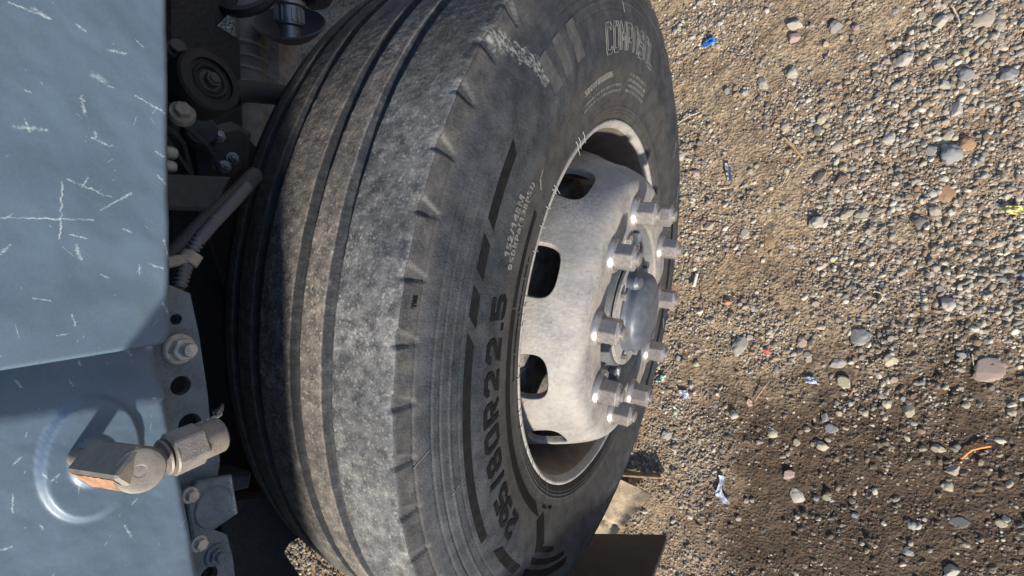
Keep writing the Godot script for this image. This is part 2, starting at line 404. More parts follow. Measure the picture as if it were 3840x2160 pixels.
const STONES := [
	[0.669, 0.190, 0.0147, 0.70, "w", "big pale egg shaped stone near the top edge, right of the blue scrap"],
	[0.640, 0.193, 0.0126, 0.50, "p", "dull pinkish brown stone touching the pale egg shaped stone below it"],
	[0.658, 0.273, 0.0146, 0.50, "g", "grey flattish stone under the top edge, right of the pale egg shaped one"],
	[0.648, 0.456, 0.0134, 0.80, "w", "whitish rough lump of stone high up near the right edge"],
	[0.645, 0.523, 0.0188, 0.35, "t", "large flat angular tan stone close to the top right corner"],
	[0.635, 0.549, 0.0129, 0.50, "t", "rounded tan stone just right of the large flat angular one at the top"],
	[0.578, 0.406, 0.0161, 0.70, "w", "large pale crumbly stone in the upper right gravel"],
	[0.562, 0.463, 0.0127, 0.60, "t", "beige rounded stone right of the large pale crumbly stone"],
	[0.538, 0.512, 0.0125, 0.45, "g", "dull grey flat stone half sunk below the beige rounded stone"],
	[0.538, 0.574, 0.0156, 0.60, "g", "round grey brown cobble near the right edge, highest of the big ones there"],
	[0.539, 0.144, 0.0138, 0.50, "w", "white faced angular stone in the open dirt patch below the blue scrap"],
	[0.519, 0.104, 0.0105, 0.55, "w", "small white oval pebble left of the white faced angular stone"],
	[0.561, 0.199, 0.0126, 0.60, "w", "pale knobbly stone between the blue scrap and the dry split stick"],
	[0.454, 0.274, 0.0107, 0.60, "y", "creamy yellow square edged stone right of centre in the upper gravel"],
	[0.430, 0.270, 0.0107, 0.60, "d", "dark grey pebble right below the creamy square edged stone"],
	[0.439, 0.205, 0.0110, 0.40, "t", "flat beige pebble above the upper end of the dry split stick"],
	[0.471, 0.508, 0.0140, 0.55, "w", "long pale stone with a lumpy top in the right hand gravel"],
	[0.521, 0.482, 0.0104, 0.60, "w", "light upright pebble above the long pale lumpy stone"],
	[0.417, 0.502, 0.0126, 0.40, "y", "smooth yellowish oval stone above the orange tan chunk"],
	[0.402, 0.536, 0.0139, 0.50, "o", "orange tan chunk of stone above the biggest grey cobble"],
	[0.378, 0.515, 0.0193, 0.50, "g", "biggest grey cobble lying in the right hand gravel"],
	[0.387, 0.480, 0.0105, 0.50, "g", "grey pebble left of the biggest grey cobble"],
	[0.411, 0.405, 0.0124, 0.50, "w", "wedge shaped pale stone left of the yellowish oval stone"],
	[0.393, 0.314, 0.0122, 0.50, "t", "beige flat pebble right of the dry split stick"],
	[0.324, 0.294, 0.0140, 0.50, "b", "brownish square stone beside a dark brown one, below the dry split stick"],
	[0.323, 0.330, 0.0138, 0.50, "k", "dark brown stone touching the brownish square one on its left"],
	[0.306, 0.519, 0.0178, 0.20, "o", "flat orange brown tile fragment in the right hand gravel"],
	[0.300, 0.498, 0.0090, 0.50, "w", "small pale stone against the left side of the tile fragment"],
	[0.268, 0.506, 0.0128, 0.55, "t", "beige round stone left of the yellow wrapper, under the tile fragment"],
	[0.246, 0.355, 0.0121, 0.50, "y", "cream pebble, left one of a pair in the middle of the gravel"],
	[0.248, 0.382, 0.0119, 0.50, "t", "tan pebble, right one of a pair in the middle of the gravel"],
	[0.226, 0.303, 0.0148, 0.80, "w", "knobbly white stone below the middle pair of pebbles"],
	[0.242, 0.483, 0.0129, 0.50, "d", "dark flat stone left of and below the yellow wrapper"],
	[0.172, 0.215, 0.0146, 0.25, "c", "square flat caramel brown chip nearest the wheel nuts"],
	[0.363, -0.019, 0.0112, 0.35, "w", "white blocky stone lying against the tyre beside the upper rim"],
	[0.322, 0.024, 0.0092, 0.70, "p", "pinkish white pebble just right of the white blocky stone"],
	[0.194, 0.074, 0.0127, 0.50, "t", "tan angular pebble beside the upper wheel nuts"],
	[0.185, 0.157, 0.0105, 0.50, "w", "pale pebble left of and above the caramel brown chip"],
	[-0.085, 0.190, 0.0211, 0.30, "w", "big pale flat stone in the bare dirt right of the hub"],
	[0.082, 0.552, 0.0134, 0.75, "w", "big white stone in the pale gravel band at the right"],
	[-0.016, 0.415, 0.0191, 0.30, "g", "rectangular grey slab of stone tilted in the gravel"],
	[-0.048, 0.314, 0.0113, 0.50, "p", "pinkish oval pebble left of the rectangular grey slab"],
	[-0.052, 0.479, 0.0148, 0.50, "y", "angular cream stone at the upper edge of the dark damp soil"],
	[-0.036, 0.632, 0.0238, 0.20, "p", "large flat pinkish stone slab at the right, above the dark damp soil"],
	[-0.084, 0.389, 0.0138, 0.35, "w", "broken white and pink flake of stone below the rectangular slab"],
	[-0.120, 0.406, 0.0129, 0.50, "y", "cream angular stone below the broken flake"],
	[-0.151, 0.523, 0.0138, 0.60, "y", "rough cream stone, largest of a cluster in the damp soil"],
	[-0.146, 0.488, 0.0109, 0.60, "y", "smaller cream stone left of the rough one in the damp soil"],
	[-0.253, 0.200, 0.0106, 0.90, "w", "pale upright pebble with a dark shadow, right of the lowest wheel nut"],
	[-0.350, 0.053, 0.0132, 0.40, "w", "long white chip of stone near the tyre below the wheel nuts"],
	[-0.351, 0.071, 0.0094, 0.50, "v", "greenish pebble touching the long white chip"],
	[-0.274, 0.287, 0.0120, 0.50, "y", "cream stone half sunk in brown dirt, left of the damp soil"],
	[-0.229, 0.398, 0.0114, 0.40, "g", "flat blue grey pebble lying in the damp soil"],
	[-0.208, 0.383, 0.0098, 0.50, "g", "oval grey pebble just above the flat blue grey one"],
	[-0.273, 0.389, 0.0123, 0.60, "y", "cream stone with a smaller one leaning on its left, in the damp soil"],
	[-0.214, 0.585, 0.0097, 0.60, "y", "beige rounded stone left of the orange strip"],
	[-0.251, 0.613, 0.0126, 0.50, "t", "tan stone below the orange strip"],
	[-0.358, 0.333, 0.0118, 0.40, "p", "pinkish grey square stone above the white flake"],
	[-0.404, 0.358, 0.0159, 0.25, "w", "thin white stone flake in the lower middle, right of the bent silvery strip"],
	[-0.289, 0.612, 0.0104, 0.50, "y", "beige pebble straight below the tan stone under the orange strip"],
	[-0.387, 0.568, 0.0099, 0.50, "v", "greenish white pebble low in the damp soil"],
	[-0.333, 0.699, 0.0086, 0.60, "y", "round cream pebble near the lower right corner"],
	[-0.446, 0.568, 0.0092, 0.50, "g", "grey pebble near the bottom edge in the damp soil"],
	[-0.455, 0.642, 0.0126, 0.50, "w", "whitish stone cut by the bottom edge at the right"],
	[-0.355, 0.638, 0.0133, 0.35, "d", "dark flat stone barely showing in the damp soil, lower right"],
]

# ---------------------------------------------------------------- ground
func gh(x: float, z: float) -> float:
	return 0.009 * noise.get_noise_2d(x * 2.1 + 3.0, z * 2.1) + 0.0065 * noise.get_noise_2d(x * 8.0, z * 8.0 + 9.0) + 0.0030 * noise.get_noise_2d(x * 30.0, z * 30.0) + 0.0012 * noise.get_noise_2d(x * 85.0, z * 85.0)

func damp(x: float, z: float) -> float:       # an oily damp patch with ragged edges
	var d := Vector2((x + 0.42) / 0.46, (z - 0.62) / 0.50).length()
	d += 0.30 * noise.get_noise_2d(x * 4.5 + 40.0, z * 4.5) + 0.16 * noise.get_noise_2d(x * 17.0, z * 17.0 + 70.0)
	return clampf((1.08 - d) / 0.45, 0.0, 1.0)

func ticks(a: float, b: float, step: float, far: float) -> PackedFloat32Array:
	var t := PackedFloat32Array()
	var s := step
	var p := a
	var low := []
	while p > -far:
		s *= 1.3
		p -= s
		low.append(p)
	low.reverse()
	t.append_array(PackedFloat32Array(low))
	var k := int((b - a) / step)
	for i in k + 1: t.append(a + i * step)
	p = a + k * step
	s = step
	while p < far:
		s *= 1.3
		p += s
		t.append(p)
	return t

func ground() -> void:
	var xs := ticks(-0.9, 0.95, 0.0065, 250.0)
	var zs := ticks(-0.2, 0.85, 0.0065, 250.0)
	var P := PackedVector3Array()
	var C := PackedColorArray()
	for x in xs:
		for z in zs:
			P.append(Vector3(x, gh(x, z), z))
			var t := clampf(0.5 + 0.55 * noise.get_noise_2d(x * 5.0, z * 5.0 + 20.0) + 0.35 * noise.get_noise_2d(x * 21.0 + 5.0, z * 21.0), 0.0, 1.0)
			var c := Color(0.225, 0.150, 0.088).lerp(Color(0.40, 0.305, 0.195), t)
			C.append(c.lerp(Color(0.062, 0.037, 0.020), 0.92 * damp(x, z)))
	var m := MB.new()
	m.grid(P, xs.size(), zs.size(), false, false, C)
	if m.n[m.n.size() / 2].y < 0.0:
		m = MB.new()
		m.grid(P, xs.size(), zs.size(), true, false, C)
	put("ground", m, M.earth).set_meta("kind", "structure")

func rock(sd: int, cuts: int, sub: int, rough := 0.22) -> MB:
	var r := RandomNumberGenerator.new()
	r.seed = sd
	var g := (1.0 + sqrt(5.0)) / 2.0
	var V := [Vector3(-1, g, 0), Vector3(1, g, 0), Vector3(-1, -g, 0), Vector3(1, -g, 0), Vector3(0, -1, g), Vector3(0, 1, g), Vector3(0, -1, -g), Vector3(0, 1, -g), Vector3(g, 0, -1), Vector3(g, 0, 1), Vector3(-g, 0, -1), Vector3(-g, 0, 1)]
	for i in V.size(): V[i] = V[i].normalized()
	var F := [[0, 11, 5], [0, 5, 1], [0, 1, 7], [0, 7, 10], [0, 10, 11], [1, 5, 9], [5, 11, 4], [11, 10, 2], [10, 7, 6], [7, 1, 8], [3, 9, 4], [3, 4, 2], [3, 2, 6], [3, 6, 8], [3, 8, 9], [4, 9, 5], [2, 4, 11], [6, 2, 10], [8, 6, 7], [9, 8, 1]]
	for k in sub:
		var mid := {}
		var F2 := []
		for f in F:
			var m := []
			for e in 3:
				var a: int = f[e]
				var b: int = f[(e + 1) % 3]
				var key := mini(a, b) * 100000 + maxi(a, b)
				if not mid.has(key):
					mid[key] = V.size()
					V.append(((V[a] + V[b]) * 0.5).normalized())
				m.append(mid[key])
			F2.append([f[0], m[0], m[2]]); F2.append([f[1], m[1], m[0]]); F2.append([f[2], m[2], m[1]]); F2.append(m)
		F = F2
	var planes := []
	for k in cuts:
		planes.append([Vector3(r.randf_range(-1, 1), r.randf_range(-1, 1), r.randf_range(-1, 1)).normalized(), r.randf_range(0.55, 0.85)])
	for i in V.size():
		var p: Vector3 = V[i]
		p *= 1.0 + rough * noise.get_noise_3d(p.x * 1.1 + sd * 3.7, p.y * 1.1, p.z * 1.1) + (0.06 * noise.get_noise_3d(p.x * 3.3, p.y * 3.3 + sd, p.z * 3.3) if sub > 1 else 0.0)
		for q in planes:
			var over: float = p.dot(q[0]) - q[1]
			if over > 0.0: p -= q[0] * over * 0.92
		V[i] = p
	var N := []
	N.resize(V.size())
	N.fill(Vector3.ZERO)
	for f in F:
		var nn: Vector3 = (V[f[1]] - V[f[0]]).cross(V[f[2]] - V[f[0]])
		if nn.dot(V[f[0]]) < 0.0: nn = -nn
		for e in f: N[e] += nn
	var m := MB.new()
	for i in V.size(): m.vert(V[i], N[i].normalized(), Color(1, 1, 1))
	for f in F: m.face(f[0], f[1], f[2])
	return m

const TINTS := {"w": Color(0.42, 0.375, 0.31), "g": Color(0.27, 0.255, 0.235), "t": Color(0.36, 0.30, 0.225), "y": Color(0.43, 0.37, 0.245), "p": Color(0.36, 0.265, 0.21), "b": Color(0.25, 0.19, 0.13), "k": Color(0.15, 0.105, 0.07), "d": Color(0.14, 0.13, 0.115), "o": Color(0.36, 0.21, 0.11), "c": Color(0.33, 0.20, 0.10), "v": Color(0.30, 0.31, 0.25)}

func stones() -> void:
	var shapes := []
	for i in 7: shapes.append(rock(100 + i, 3 + i, 3, 0.3).mesh())
	var mats := {}
	for k in TINTS:
		var m: StandardMaterial3D = M.stone.duplicate()
		m.vertex_color_use_as_albedo = false
		m.albedo_color = TINTS[k].linear_to_srgb()
		mats[k] = m
	for s in STONES:
		var o := put("stone", shapes[rng.randi() % shapes.size()], mats[s[4]])
		var r: float = s[2] * 1.08
		var fl: float = s[3]
		var st := rng.randf_range(0.78, 0.95)
		o.transform = Transform3D(Basis(Vector3.UP, rng.randf() * TAU) * Basis(Vector3(1, 0, 0), rng.randf_range(-0.16, 0.16)) * Basis.from_scale(Vector3(r / st, r * fl, r * st)), Vector3(s[0], gh(s[0], s[1]) + r * fl * 0.28, s[1]))
		tag(o, s[5], "stone", "larger stones in the gravel")
	var keys := ["w", "g", "t", "t", "g", "y", "p", "b"]
	for i in 130:
		var x := rng.randf_range(-0.5, 0.72)
		var z := rng.randf_range(0.02, 0.72)
		var r := rng.randf_range(0.0050, 0.0085)
		var o := put("pebble", shapes[rng.randi() % shapes.size()], mats[keys[rng.randi() % keys.size()]])
		o.transform = Transform3D(Basis(Vector3.UP, rng.randf() * TAU) * Basis(Vector3(1, 0, 0), rng.randf_range(-0.3, 0.3)) * Basis.from_scale(Vector3(r * 1.15, r * rng.randf_range(0.45, 0.8), r * 0.9)), Vector3(x, gh(x, z) + r * 0.15, z))
		tag(o, "plain thumbnail sized pebble scattered among the finer gravel", "pebble", "medium pebbles scattered in the gravel")

func gravel() -> void:
	var sizes := [[0.0011, 0.0020, 60000, 0], [0.0020, 0.0036, 40000, 1], [0.0036, 0.0066, 12000, 2]]
	var base := [Color(0.31, 0.25, 0.18), Color(0.40, 0.345, 0.26), Color(0.27, 0.235, 0.19), Color(0.22, 0.155, 0.095), Color(0.48, 0.425, 0.335), Color(0.17, 0.148, 0.12), Color(0.34, 0.25, 0.165)]
	var kinds := []
	for i in 9: kinds.append([rock(300 + i, 2 + i % 4, 1 if i < 6 else 2, 0.34).mesh(), PackedFloat32Array(), PackedColorArray(), []])
	for s in sizes:
		for k in s[2]:
			var x := rng.randf_range(-0.86, 0.92)
			var z := rng.randf_range(-0.19, 0.83)
			var bare := noise.get_noise_2d(x * 3.3 + 80.0, z * 3.3) + 0.5 * noise.get_noise_2d(x * 9.0, z * 9.0 + 30.0)
			# bare trodden dirt beside the tyre, thick gravel further out
			var band := clampf((z - 0.22 + 0.10 * bare) / 0.18, 0.0, 1.0)
			var want := clampf(0.42 + 1.25 * bare + 0.42 * band, 0.05, 1.0) * (1.0 - 0.80 * damp(x, z))
			if s[3] == 2: want *= lerpf(0.30, 1.0, band)
			if rng.randf() > want: continue
			var r := rng.randf_range(s[0], s[1])
			var c: Color = base[rng.randi() % base.size()] * rng.randf_range(0.65, 1.4)
			if rng.randf() < 0.6 * damp(x, z): c = c.lerp(Color(0.09, 0.06, 0.036), 0.75)
			c.a = 1.0
			var kd = kinds[(rng.randi() % 6) if s[3] < 2 else (6 + rng.randi() % 3)]
			var b := Basis(Vector3.UP, rng.randf() * TAU) * Basis(Vector3(1, 0, 0), rng.randf_range(-0.5, 0.5)) * Basis.from_scale(Vector3(r * rng.randf_range(1.0, 1.45), r * rng.randf_range(0.55, 0.95), r))
			kd[3].append(Transform3D(b, Vector3(x, gh(x, z) + r * 0.12, z)))
			kd[2].append(c)
	for k in 52000:      # thinning out over the yard
		var x := rng.randfn(0.0, 1.1)
		var z := absf(rng.randfn(0.0, 1.1)) - 0.3
		if x > -0.86 and x < 0.92 and z > -0.19 and z < 0.83: continue
		if noise.get_noise_2d(x * 2.2 + 50.0, z * 2.2) < rng.randf_range(-0.6, 0.5): continue
		var r := 0.0018 + 0.0046 * pow(rng.randf(), 2.0)
		var c: Color = base[rng.randi() % base.size()] * rng.randf_range(0.65, 1.3)
		c.a = 1.0
		var kd = kinds[rng.randi() % 9]
		kd[3].append(Transform3D(Basis(Vector3.UP, rng.randf() * TAU) * Basis.from_scale(Vector3(r * 1.25, r * 0.75, r)), Vector3(x, gh(x, z) + r * 0.12, z)))
		kd[2].append(c)
	for spot in [Vector2(-1.25, -1.25), Vector2(0.92, -2.0)]:      # what shows through the gaps under the chassis
		for k in 2600:
			var x: float = spot.x + rng.randfn(0.0, 0.22)
			var z: float = spot.y + rng.randfn(0.0, 0.22)
			var r := rng.randf_range(0.003, 0.009)
			var c: Color = base[rng.randi() % base.size()] * rng.randf_range(0.5, 1.1)
			c.a = 1.0
			var kd = kinds[6 + rng.randi() % 3]
			kd[3].append(Transform3D(Basis(Vector3.UP, rng.randf() * TAU) * Basis.from_scale(Vector3(r * 1.3, r * 0.8, r)), Vector3(x, gh(x, z) + r * 0.3, z)))
			kd[2].append(c)
	for kd in kinds:
		var mm := MultiMesh.new()
		mm.transform_format = MultiMesh.TRANSFORM_3D
		mm.use_colors = true
		mm.mesh = kd[0]
		mm.instance_count = kd[3].size()
		for i in kd[3].size():
			mm.set_instance_transform(i, kd[3][i])
			mm.set_instance_color(i, kd[2][i])
		var o := MultiMeshInstance3D.new()
		o.name = "gravel"
		o.multimesh = mm
		o.material_override = M.stone
		o.set_meta("kind", "stuff")
		add_child(o, true)
		tag(o, "loose mixed brown and grey gravel spread over the dirt beside the wheel", "gravel", "gravel on the dirt")

# ---------------------------------------------------------------- litter
func lie(p: Vector2, up := 0.004) -> Vector3:
	return Vector3(p.x, gh(p.x, p.y) + up, p.y)

func twig(called: String, pts: Array, r0: float, r1: float, lin: Color, label: String, cat: String, lift := 0.006, seg := 6) -> MeshInstance3D:
	var path := Curve3D.new()
	for i in pts.size():
		var tg: Vector2 = (pts[mini(i + 1, pts.size() - 1)] - pts[maxi(i - 1, 0)]) * 0.18
		path.add_point(lie(pts[i], lift), Vector3(-tg.x, 0, -tg.y), Vector3(tg.x, 0, tg.y))
	var L := []
	var R := []
	var k := 14
	for i in k + 1:
		var t := float(i) / k
		L.append(path.sample_baked(path.get_baked_length() * t) + Vector3(0, 0.0016 * noise.get_noise_1d(t * 9.0 + p_hash(pts[0])), 0))
		R.append(lerpf(r0, r1, t) * (1.0 + 0.18 * noise.get_noise_1d(i * 1.9)))
	var m := MB.new()
	m.tube(L, R, seg)
	var o := put(called, m, mat(lin, 0.8))
	tag(o, label, cat)
	return o

func p_hash(p: Vector2) -> float:
	return p.x * 31.0 + p.y * 17.0

# a crumpled scrap: a thin sheet over an outline, folded by noise
func scrap(called: String, outline: Array, lin: Color, crumple: float, sd: float, label: String, cat: String, rough := 0.5, lin2 = null, lift := 0.006) -> void:
	var c := Vector2.ZERO
	for p in outline: c += p
	c /= outline.size()
	var rings := 6
	var per := 36
	var P := PackedVector3Array()
	var C := PackedColorArray()
	for side in 2:
		for q in range(1, rings + 1):
			var k := q if side == 0 else rings + 1 - q
			for i in per + 1:
				var t := float(i % per) / per * outline.size()
				var a: Vector2 = outline[int(t) % outline.size()]
				var b: Vector2 = outline[(int(t) + 1) % outline.size()]
				var p: Vector2 = c.lerp(a.lerp(b, t - int(t)), float(k) / rings * (1.0 if side == 0 else 0.995) - (0.16 if k == 1 else 0.0))
				var f := noise.get_noise_2d(p.x * 60.0 + sd * 11.0, p.y * 60.0) + 0.5 * absf(noise.get_noise_2d(p.x * 150.0, p.y * 150.0 + sd))
				P.append(Vector3(p.x, gh(p.x, p.y) + lift + crumple * f - (0.0006 if side == 1 else 0.0), p.y))
				var cc := lin
				if lin2 != null and noise.get_noise_2d(p.x * 90.0 + sd, p.y * 90.0) > 0.08: cc = lin2
				C.append(cc)
	var m := MB.new()
	var g := PackedVector3Array()
	m.grid(P, rings * 2, per + 1, false, false, C)
	var mt := painted(rough)
	tag(put(called, m, mt), label, cat)

func litter() -> void:
	scrap("plastic_scrap", [Vector2(0.6345, -0.011), Vector2(0.6325, 0.004), Vector2(0.6335, 0.017), Vector2(0.640, 0.022), Vector2(0.6495, 0.021), Vector2(0.6515, 0.008), Vector2(0.643, -0.002)], Color(0.02, 0.17, 0.55), 0.007, 1.0, "bright blue torn plastic scrap on the dirt near the top of the tyre", "plastic scrap", 0.4, null, 0.008)
	scrap("candy_wrapper", [Vector2(0.2775, 0.602), Vector2(0.270, 0.612), Vector2(0.266, 0.634), Vector2(0.275, 0.640), Vector2(0.2845, 0.632), Vector2(0.2835, 0.612)], Color(0.50, 0.43, 0.14), 0.009, 2.0, "crumpled yellow plastic wrapper at the right edge of the gravel", "wrapper", 0.3, null, 0.01)
	scrap("foil_scrap", [Vector2(-0.2134, -0.0016), Vector2(-0.2175, 0.012), Vector2(-0.2085, 0.026), Vector2(-0.1935, 0.0315), Vector2(-0.1955, 0.018), Vector2(-0.2040, 0.006)], Color(0.0, 0.17, 0.09), 0.008, 3.0, "crumpled green and white foil scrap beside the tyre below the hub", "wrapper", 0.35, Color(0.55, 0.56, 0.5), 0.008)
	scrap("foil_scrap", [Vector2(-0.2430, 0.074), Vector2(-0.2235, 0.066), Vector2(-0.2200, 0.086), Vector2(-0.2385, 0.096)], Color(0.25, 0.28, 0.34), 0.004, 4.0, "small grey blue square of foil lying right of the green scrap", "foil", 0.35)
	scrap("foil_scrap", [Vector2(-0.139, 0.334), Vector2(-0.124, 0.334), Vector2(-0.121, 0.352), Vector2(-0.136, 0.356)], Color(0.30, 0.35, 0.42), 0.006, 5.0, "pale bluish crinkled foil scrap in the middle of the gravel", "foil", 0.3)
	scrap("paper_scrap", [Vector2(-0.265, 0.058), Vector2(-0.279, 0.064), Vector2(-0.297, 0.060), Vector2(-0.293, 0.072), Vector2(-0.277, 0.076)], Color(0.48, 0.46, 0.34), 0.005, 6.0, "pale paper strip with a greenish end by the lowest wheel nuts", "paper", 0.7, Color(0.33, 0.42, 0.27))
	scrap("metal_strip", [Vector2(-0.404, 0.190), Vector2(-0.404, 0.205), Vector2(-0.430, 0.203), Vector2(-0.447, 0.203), Vector2(-0.459, 0.214), Vector2(-0.466, 0.225), Vector2(-0.470, 0.211), Vector2(-0.457, 0.191), Vector2(-0.449, 0.188), Vector2(-0.425, 0.194)], Color(0.34, 0.38, 0.43), 0.005, 7.0, "bent silvery blue plastic strip in the dirt below the hub", "plastic strip", 0.35, null, 0.010)
	scrap("plastic_scrap", [Vector2(0.350, 0.088), Vector2(0.346, 0.102), Vector2(0.325, 0.107), Vector2(0.306, 0.115), Vector2(0.303, 0.104), Vector2(0.322, 0.096)], Color(0.05, 0.055, 0.075), 0.007, 8.0, "dark twisted plastic strip with a pale end near the upper wheel nuts", "plastic strip", 0.35, Color(0.45, 0.43, 0.42), 0.009)
	scrap("plastic_scrap", [Vector2(-0.078, 0.240), Vector2(-0.087, 0.239), Vector2(-0.090, 0.250), Vector2(-0.082, 0.252)], Color(0.55, 0.07, 0.06), 0.004, 9.0, "tiny red plastic scrap in the bare dirt right of the big pale flat stone", "plastic scrap", 0.5)
	scrap("bark_chip", [Vector2(0.021, 0.138), Vector2(0.018, 0.156), Vector2(0.009, 0.150), Vector2(0.008, 0.139)], Color(0.42, 0.19, 0.09), 0.003, 10.0, "small orange triangular chip right of the hub", "chip", 0.8)
	scrap("dry_leaf", [Vector2(-0.205, 0.226), Vector2(-0.212, 0.238), Vector2(-0.222, 0.236), Vector2(-0.223, 0.227), Vector2(-0.213, 0.222)], Color(0.40, 0.26, 0.20), 0.004, 11.0, "pinkish dry leaf at the foot of a thin straw, right of the wheel", "leaf", 0.8)
	twig("dry_stick", [Vector2(0.4115, 0.2071), Vector2(0.390, 0.229), Vector2(0.3669, 0.2502)], 0.0022, 0.0030, Color(0.40, 0.25, 0.11), "split orange brown stick in the upper gravel", "stick", 0.010)
	twig("dry_stick", [Vector2(0.4045, 0.219), Vector2(0.388, 0.234), Vector2(0.372, 0.2455)], 0.0014, 0.0018, Color(0.50, 0.38, 0.20), "pale splinter lying along the split orange brown stick", "stick", 0.009)
	twig("straw", [Vector2(0.3603, 0.2532), Vector2(0.3396, 0.2424)], 0.0012, 0.0009, Color(0.45, 0.36, 0.22), "short straw just below the end of the split stick", "straw")
	twig("straw", [Vector2(0.2974, 0.2184), Vector2(0.3276, 0.2281)], 0.001, 0.0007, Color(0.45, 0.37, 0.25), "thin pale straw pointing up, left of the brownish square stone", "straw")
	twig("straw", [Vector2(0.4350, -0.055), Vector2(0.4450, -0.0389), Vector2(0.4646, -0.0125), Vector2(0.4741, 0.0101)], 0.0012, 0.001, Color(0.50, 0.42, 0.32), "pale bent straw poking out from beside the upper tyre", "straw", 0.008)
	twig("straw", [Vector2(0.2877, 0.0852), Vector2(0.2916, 0.1118)], 0.0015, 0.001, Color(0.50, 0.42, 0.25), "short yellow straw under the dark twisted plastic strip", "straw")
	twig("grass_stem", [Vector2(0.0851, 0.078), Vector2(0.0256, 0.0831), Vector2(-0.0315, 0.1013), Vector2(-0.1039, 0.1402)], 0.0009, 0.0011, Color(0.16, 0.10, 0.06), "long thin dark stem curving over the dirt beside the hub", "grass stem", 0.007)
	twig("straw", [Vector2(0.0921, 0.1127), Vector2(0.1113, 0.1280), Vector2(0.1361, 0.1310)], 0.0012, 0.0008, Color(0.38, 0.25, 0.13), "brown curled straw just above the long dark stem", "straw", 0.009)
	twig("straw", [Vector2(0.6741, 0.4693), Vector2(0.6595, 0.4778), Vector2(0.6411, 0.4853)], 0.0019, 0.0014, Color(0.45, 0.36, 0.27), "pale curved straw near the top edge, right of the whitish rough lump", "straw", 0.009)
	twig("straw", [Vector2(0.0631, 0.4389), Vector2(0.0760, 0.4445), Vector2(0.0850, 0.4400), Vector2(0.0873, 0.4281)], 0.0020, 0.0016, Color(0.48, 0.40, 0.28), "tan curl of dried stem above the rectangular grey slab", "dried stem", 0.009)
	twig("straw", [Vector2(-0.2079, 0.2390), Vector2(-0.1648, 0.2559)], 0.0012, 0.001, Color(0.42, 0.28, 0.18), "thin brown straw leaning on the pinkish dry leaf", "straw", 0.009)
	twig("straw", [Vector2(-0.0121, 0.6034), Vector2(-0.0334, 0.6082)], 0.0013, 0.001, Color(0.50, 0.38, 0.20), "short yellowish straw beside the large pinkish slab", "straw", 0.009)
	twig("orange_strip", [Vector2(-0.2230, 0.6195), Vector2(-0.2105, 0.6265), Vector2(-0.2007, 0.6329), Vector2(-0.1905, 0.6460), Vector2(-0.1847, 0.6575)], 0.0022, 0.0024, Color(0.75, 0.26, 0.06), "bright orange bent plastic strip on the dark damp soil", "plastic strip", 0.009, 8)
	twig("twig", [Vector2(-0.1268, 0.4249), Vector2(-0.1458, 0.4205)], 0.0026, 0.002, Color(0.34, 0.17, 0.09), "stubby reddish twig beside the cream stone in the middle", "twig", 0.007)
	twig("filter_tip", [Vector2(0.0755, 0.0636), Vector2(0.059, 0.0626), Vector2(0.0424, 0.0615)], 0.0042, 0.0042, Color(0.52, 0.47, 0.38), "cream cigarette stub beside the tyre level with the hub cap", "cigarette stub", 0.006, 12)
	# the wood strip standing on edge, and the flattened cardboard behind the tyre
	var a := Vector3(-0.4775, 0.016, -0.036)
	var b := Vector3(-0.4512, 0.016, 0.0603)
	var m := MB.new()
	m.box(Vector3(0.005, 0.032, a.distance_to(b)), along(b - a, (a + b) * 0.5), 0.0008)
	var w := put("wood_strip", m, surf(mat(Color(0.40, 0.27, 0.14), 0.8), grime(81, 256, 0.75, 0.7, 200, Color(0.8, 0.7, 0.5), 0.2), null, 0.08))
	tag(w, "thin wooden strip standing on edge in front of the cardboard by the tyre", "wood strip")
	m = MB.new()
	m.box(Vector3(0.007, 0.028, 0.005), Transform3D(Basis(Vector3.UP, 0.3), Vector3(-0.444, 0.014, 0.0605)), 0.0008)
	put("splinter", m, w.material_override, w)
	var P := PackedVector3Array()
	var nu := 26
	var nv := 20
	for i in nu:
		for j in nv:
			var p := Vector2(-0.487, -0.16).lerp(Vector2(-0.690, -0.16), float(i) / (nu - 1)).lerp(Vector2(-0.505, 0.042).lerp(Vector2(-0.668, -0.045), float(i) / (nu - 1)), float(j) / (nv - 1))
			P.append(Vector3(p.x, 0.016 + 0.006 * noise.get_noise_2d(p.x * 14.0, p.y * 14.0) + 0.010 * maxf(0.0, float(j) / (nv - 1) - 0.85) / 0.15 - (0.006 if absf(p.x + 0.625) < 0.006 else 0.0), p.y))
	m = MB.new()
	m.grid(P, nu, nv)
	var Q := PackedVector3Array()
	for p in P: Q.append(p - Vector3(0, 0.004, 0))
	m.grid(Q, nu, nv, true)
	for e in 2:      # the cut edges
		var E := PackedVector3Array()
		for i in nu:
			E.append(P[i * nv + (nv - 1 if e else 0)]); E.append(Q[i * nv + (nv - 1 if e else 0)])
		m.grid(E, nu, 2, e == 1)
	tag(put("cardboard_sheet", m, M.card), "flattened sunlit piece of cardboard on the ground behind the tyre", "cardboard")

# ---------------------------------------------------------------- truck body (local: x forward, y up, z outward)
func span(a: float, b: float, fine_a: float, fine_b: float, step: float, coarse: float) -> PackedFloat32Array:
	var t := PackedFloat32Array()
	var x := a
	while x < b - 1e-5:
		t.append(x)
		x += step if x > fine_a and x < fine_b else coarse
		if x > b: break
		if t[t.size() - 1] <= fine_a and x > fine_a: x = fine_a + 1e-5
	t.append(b)
	return t

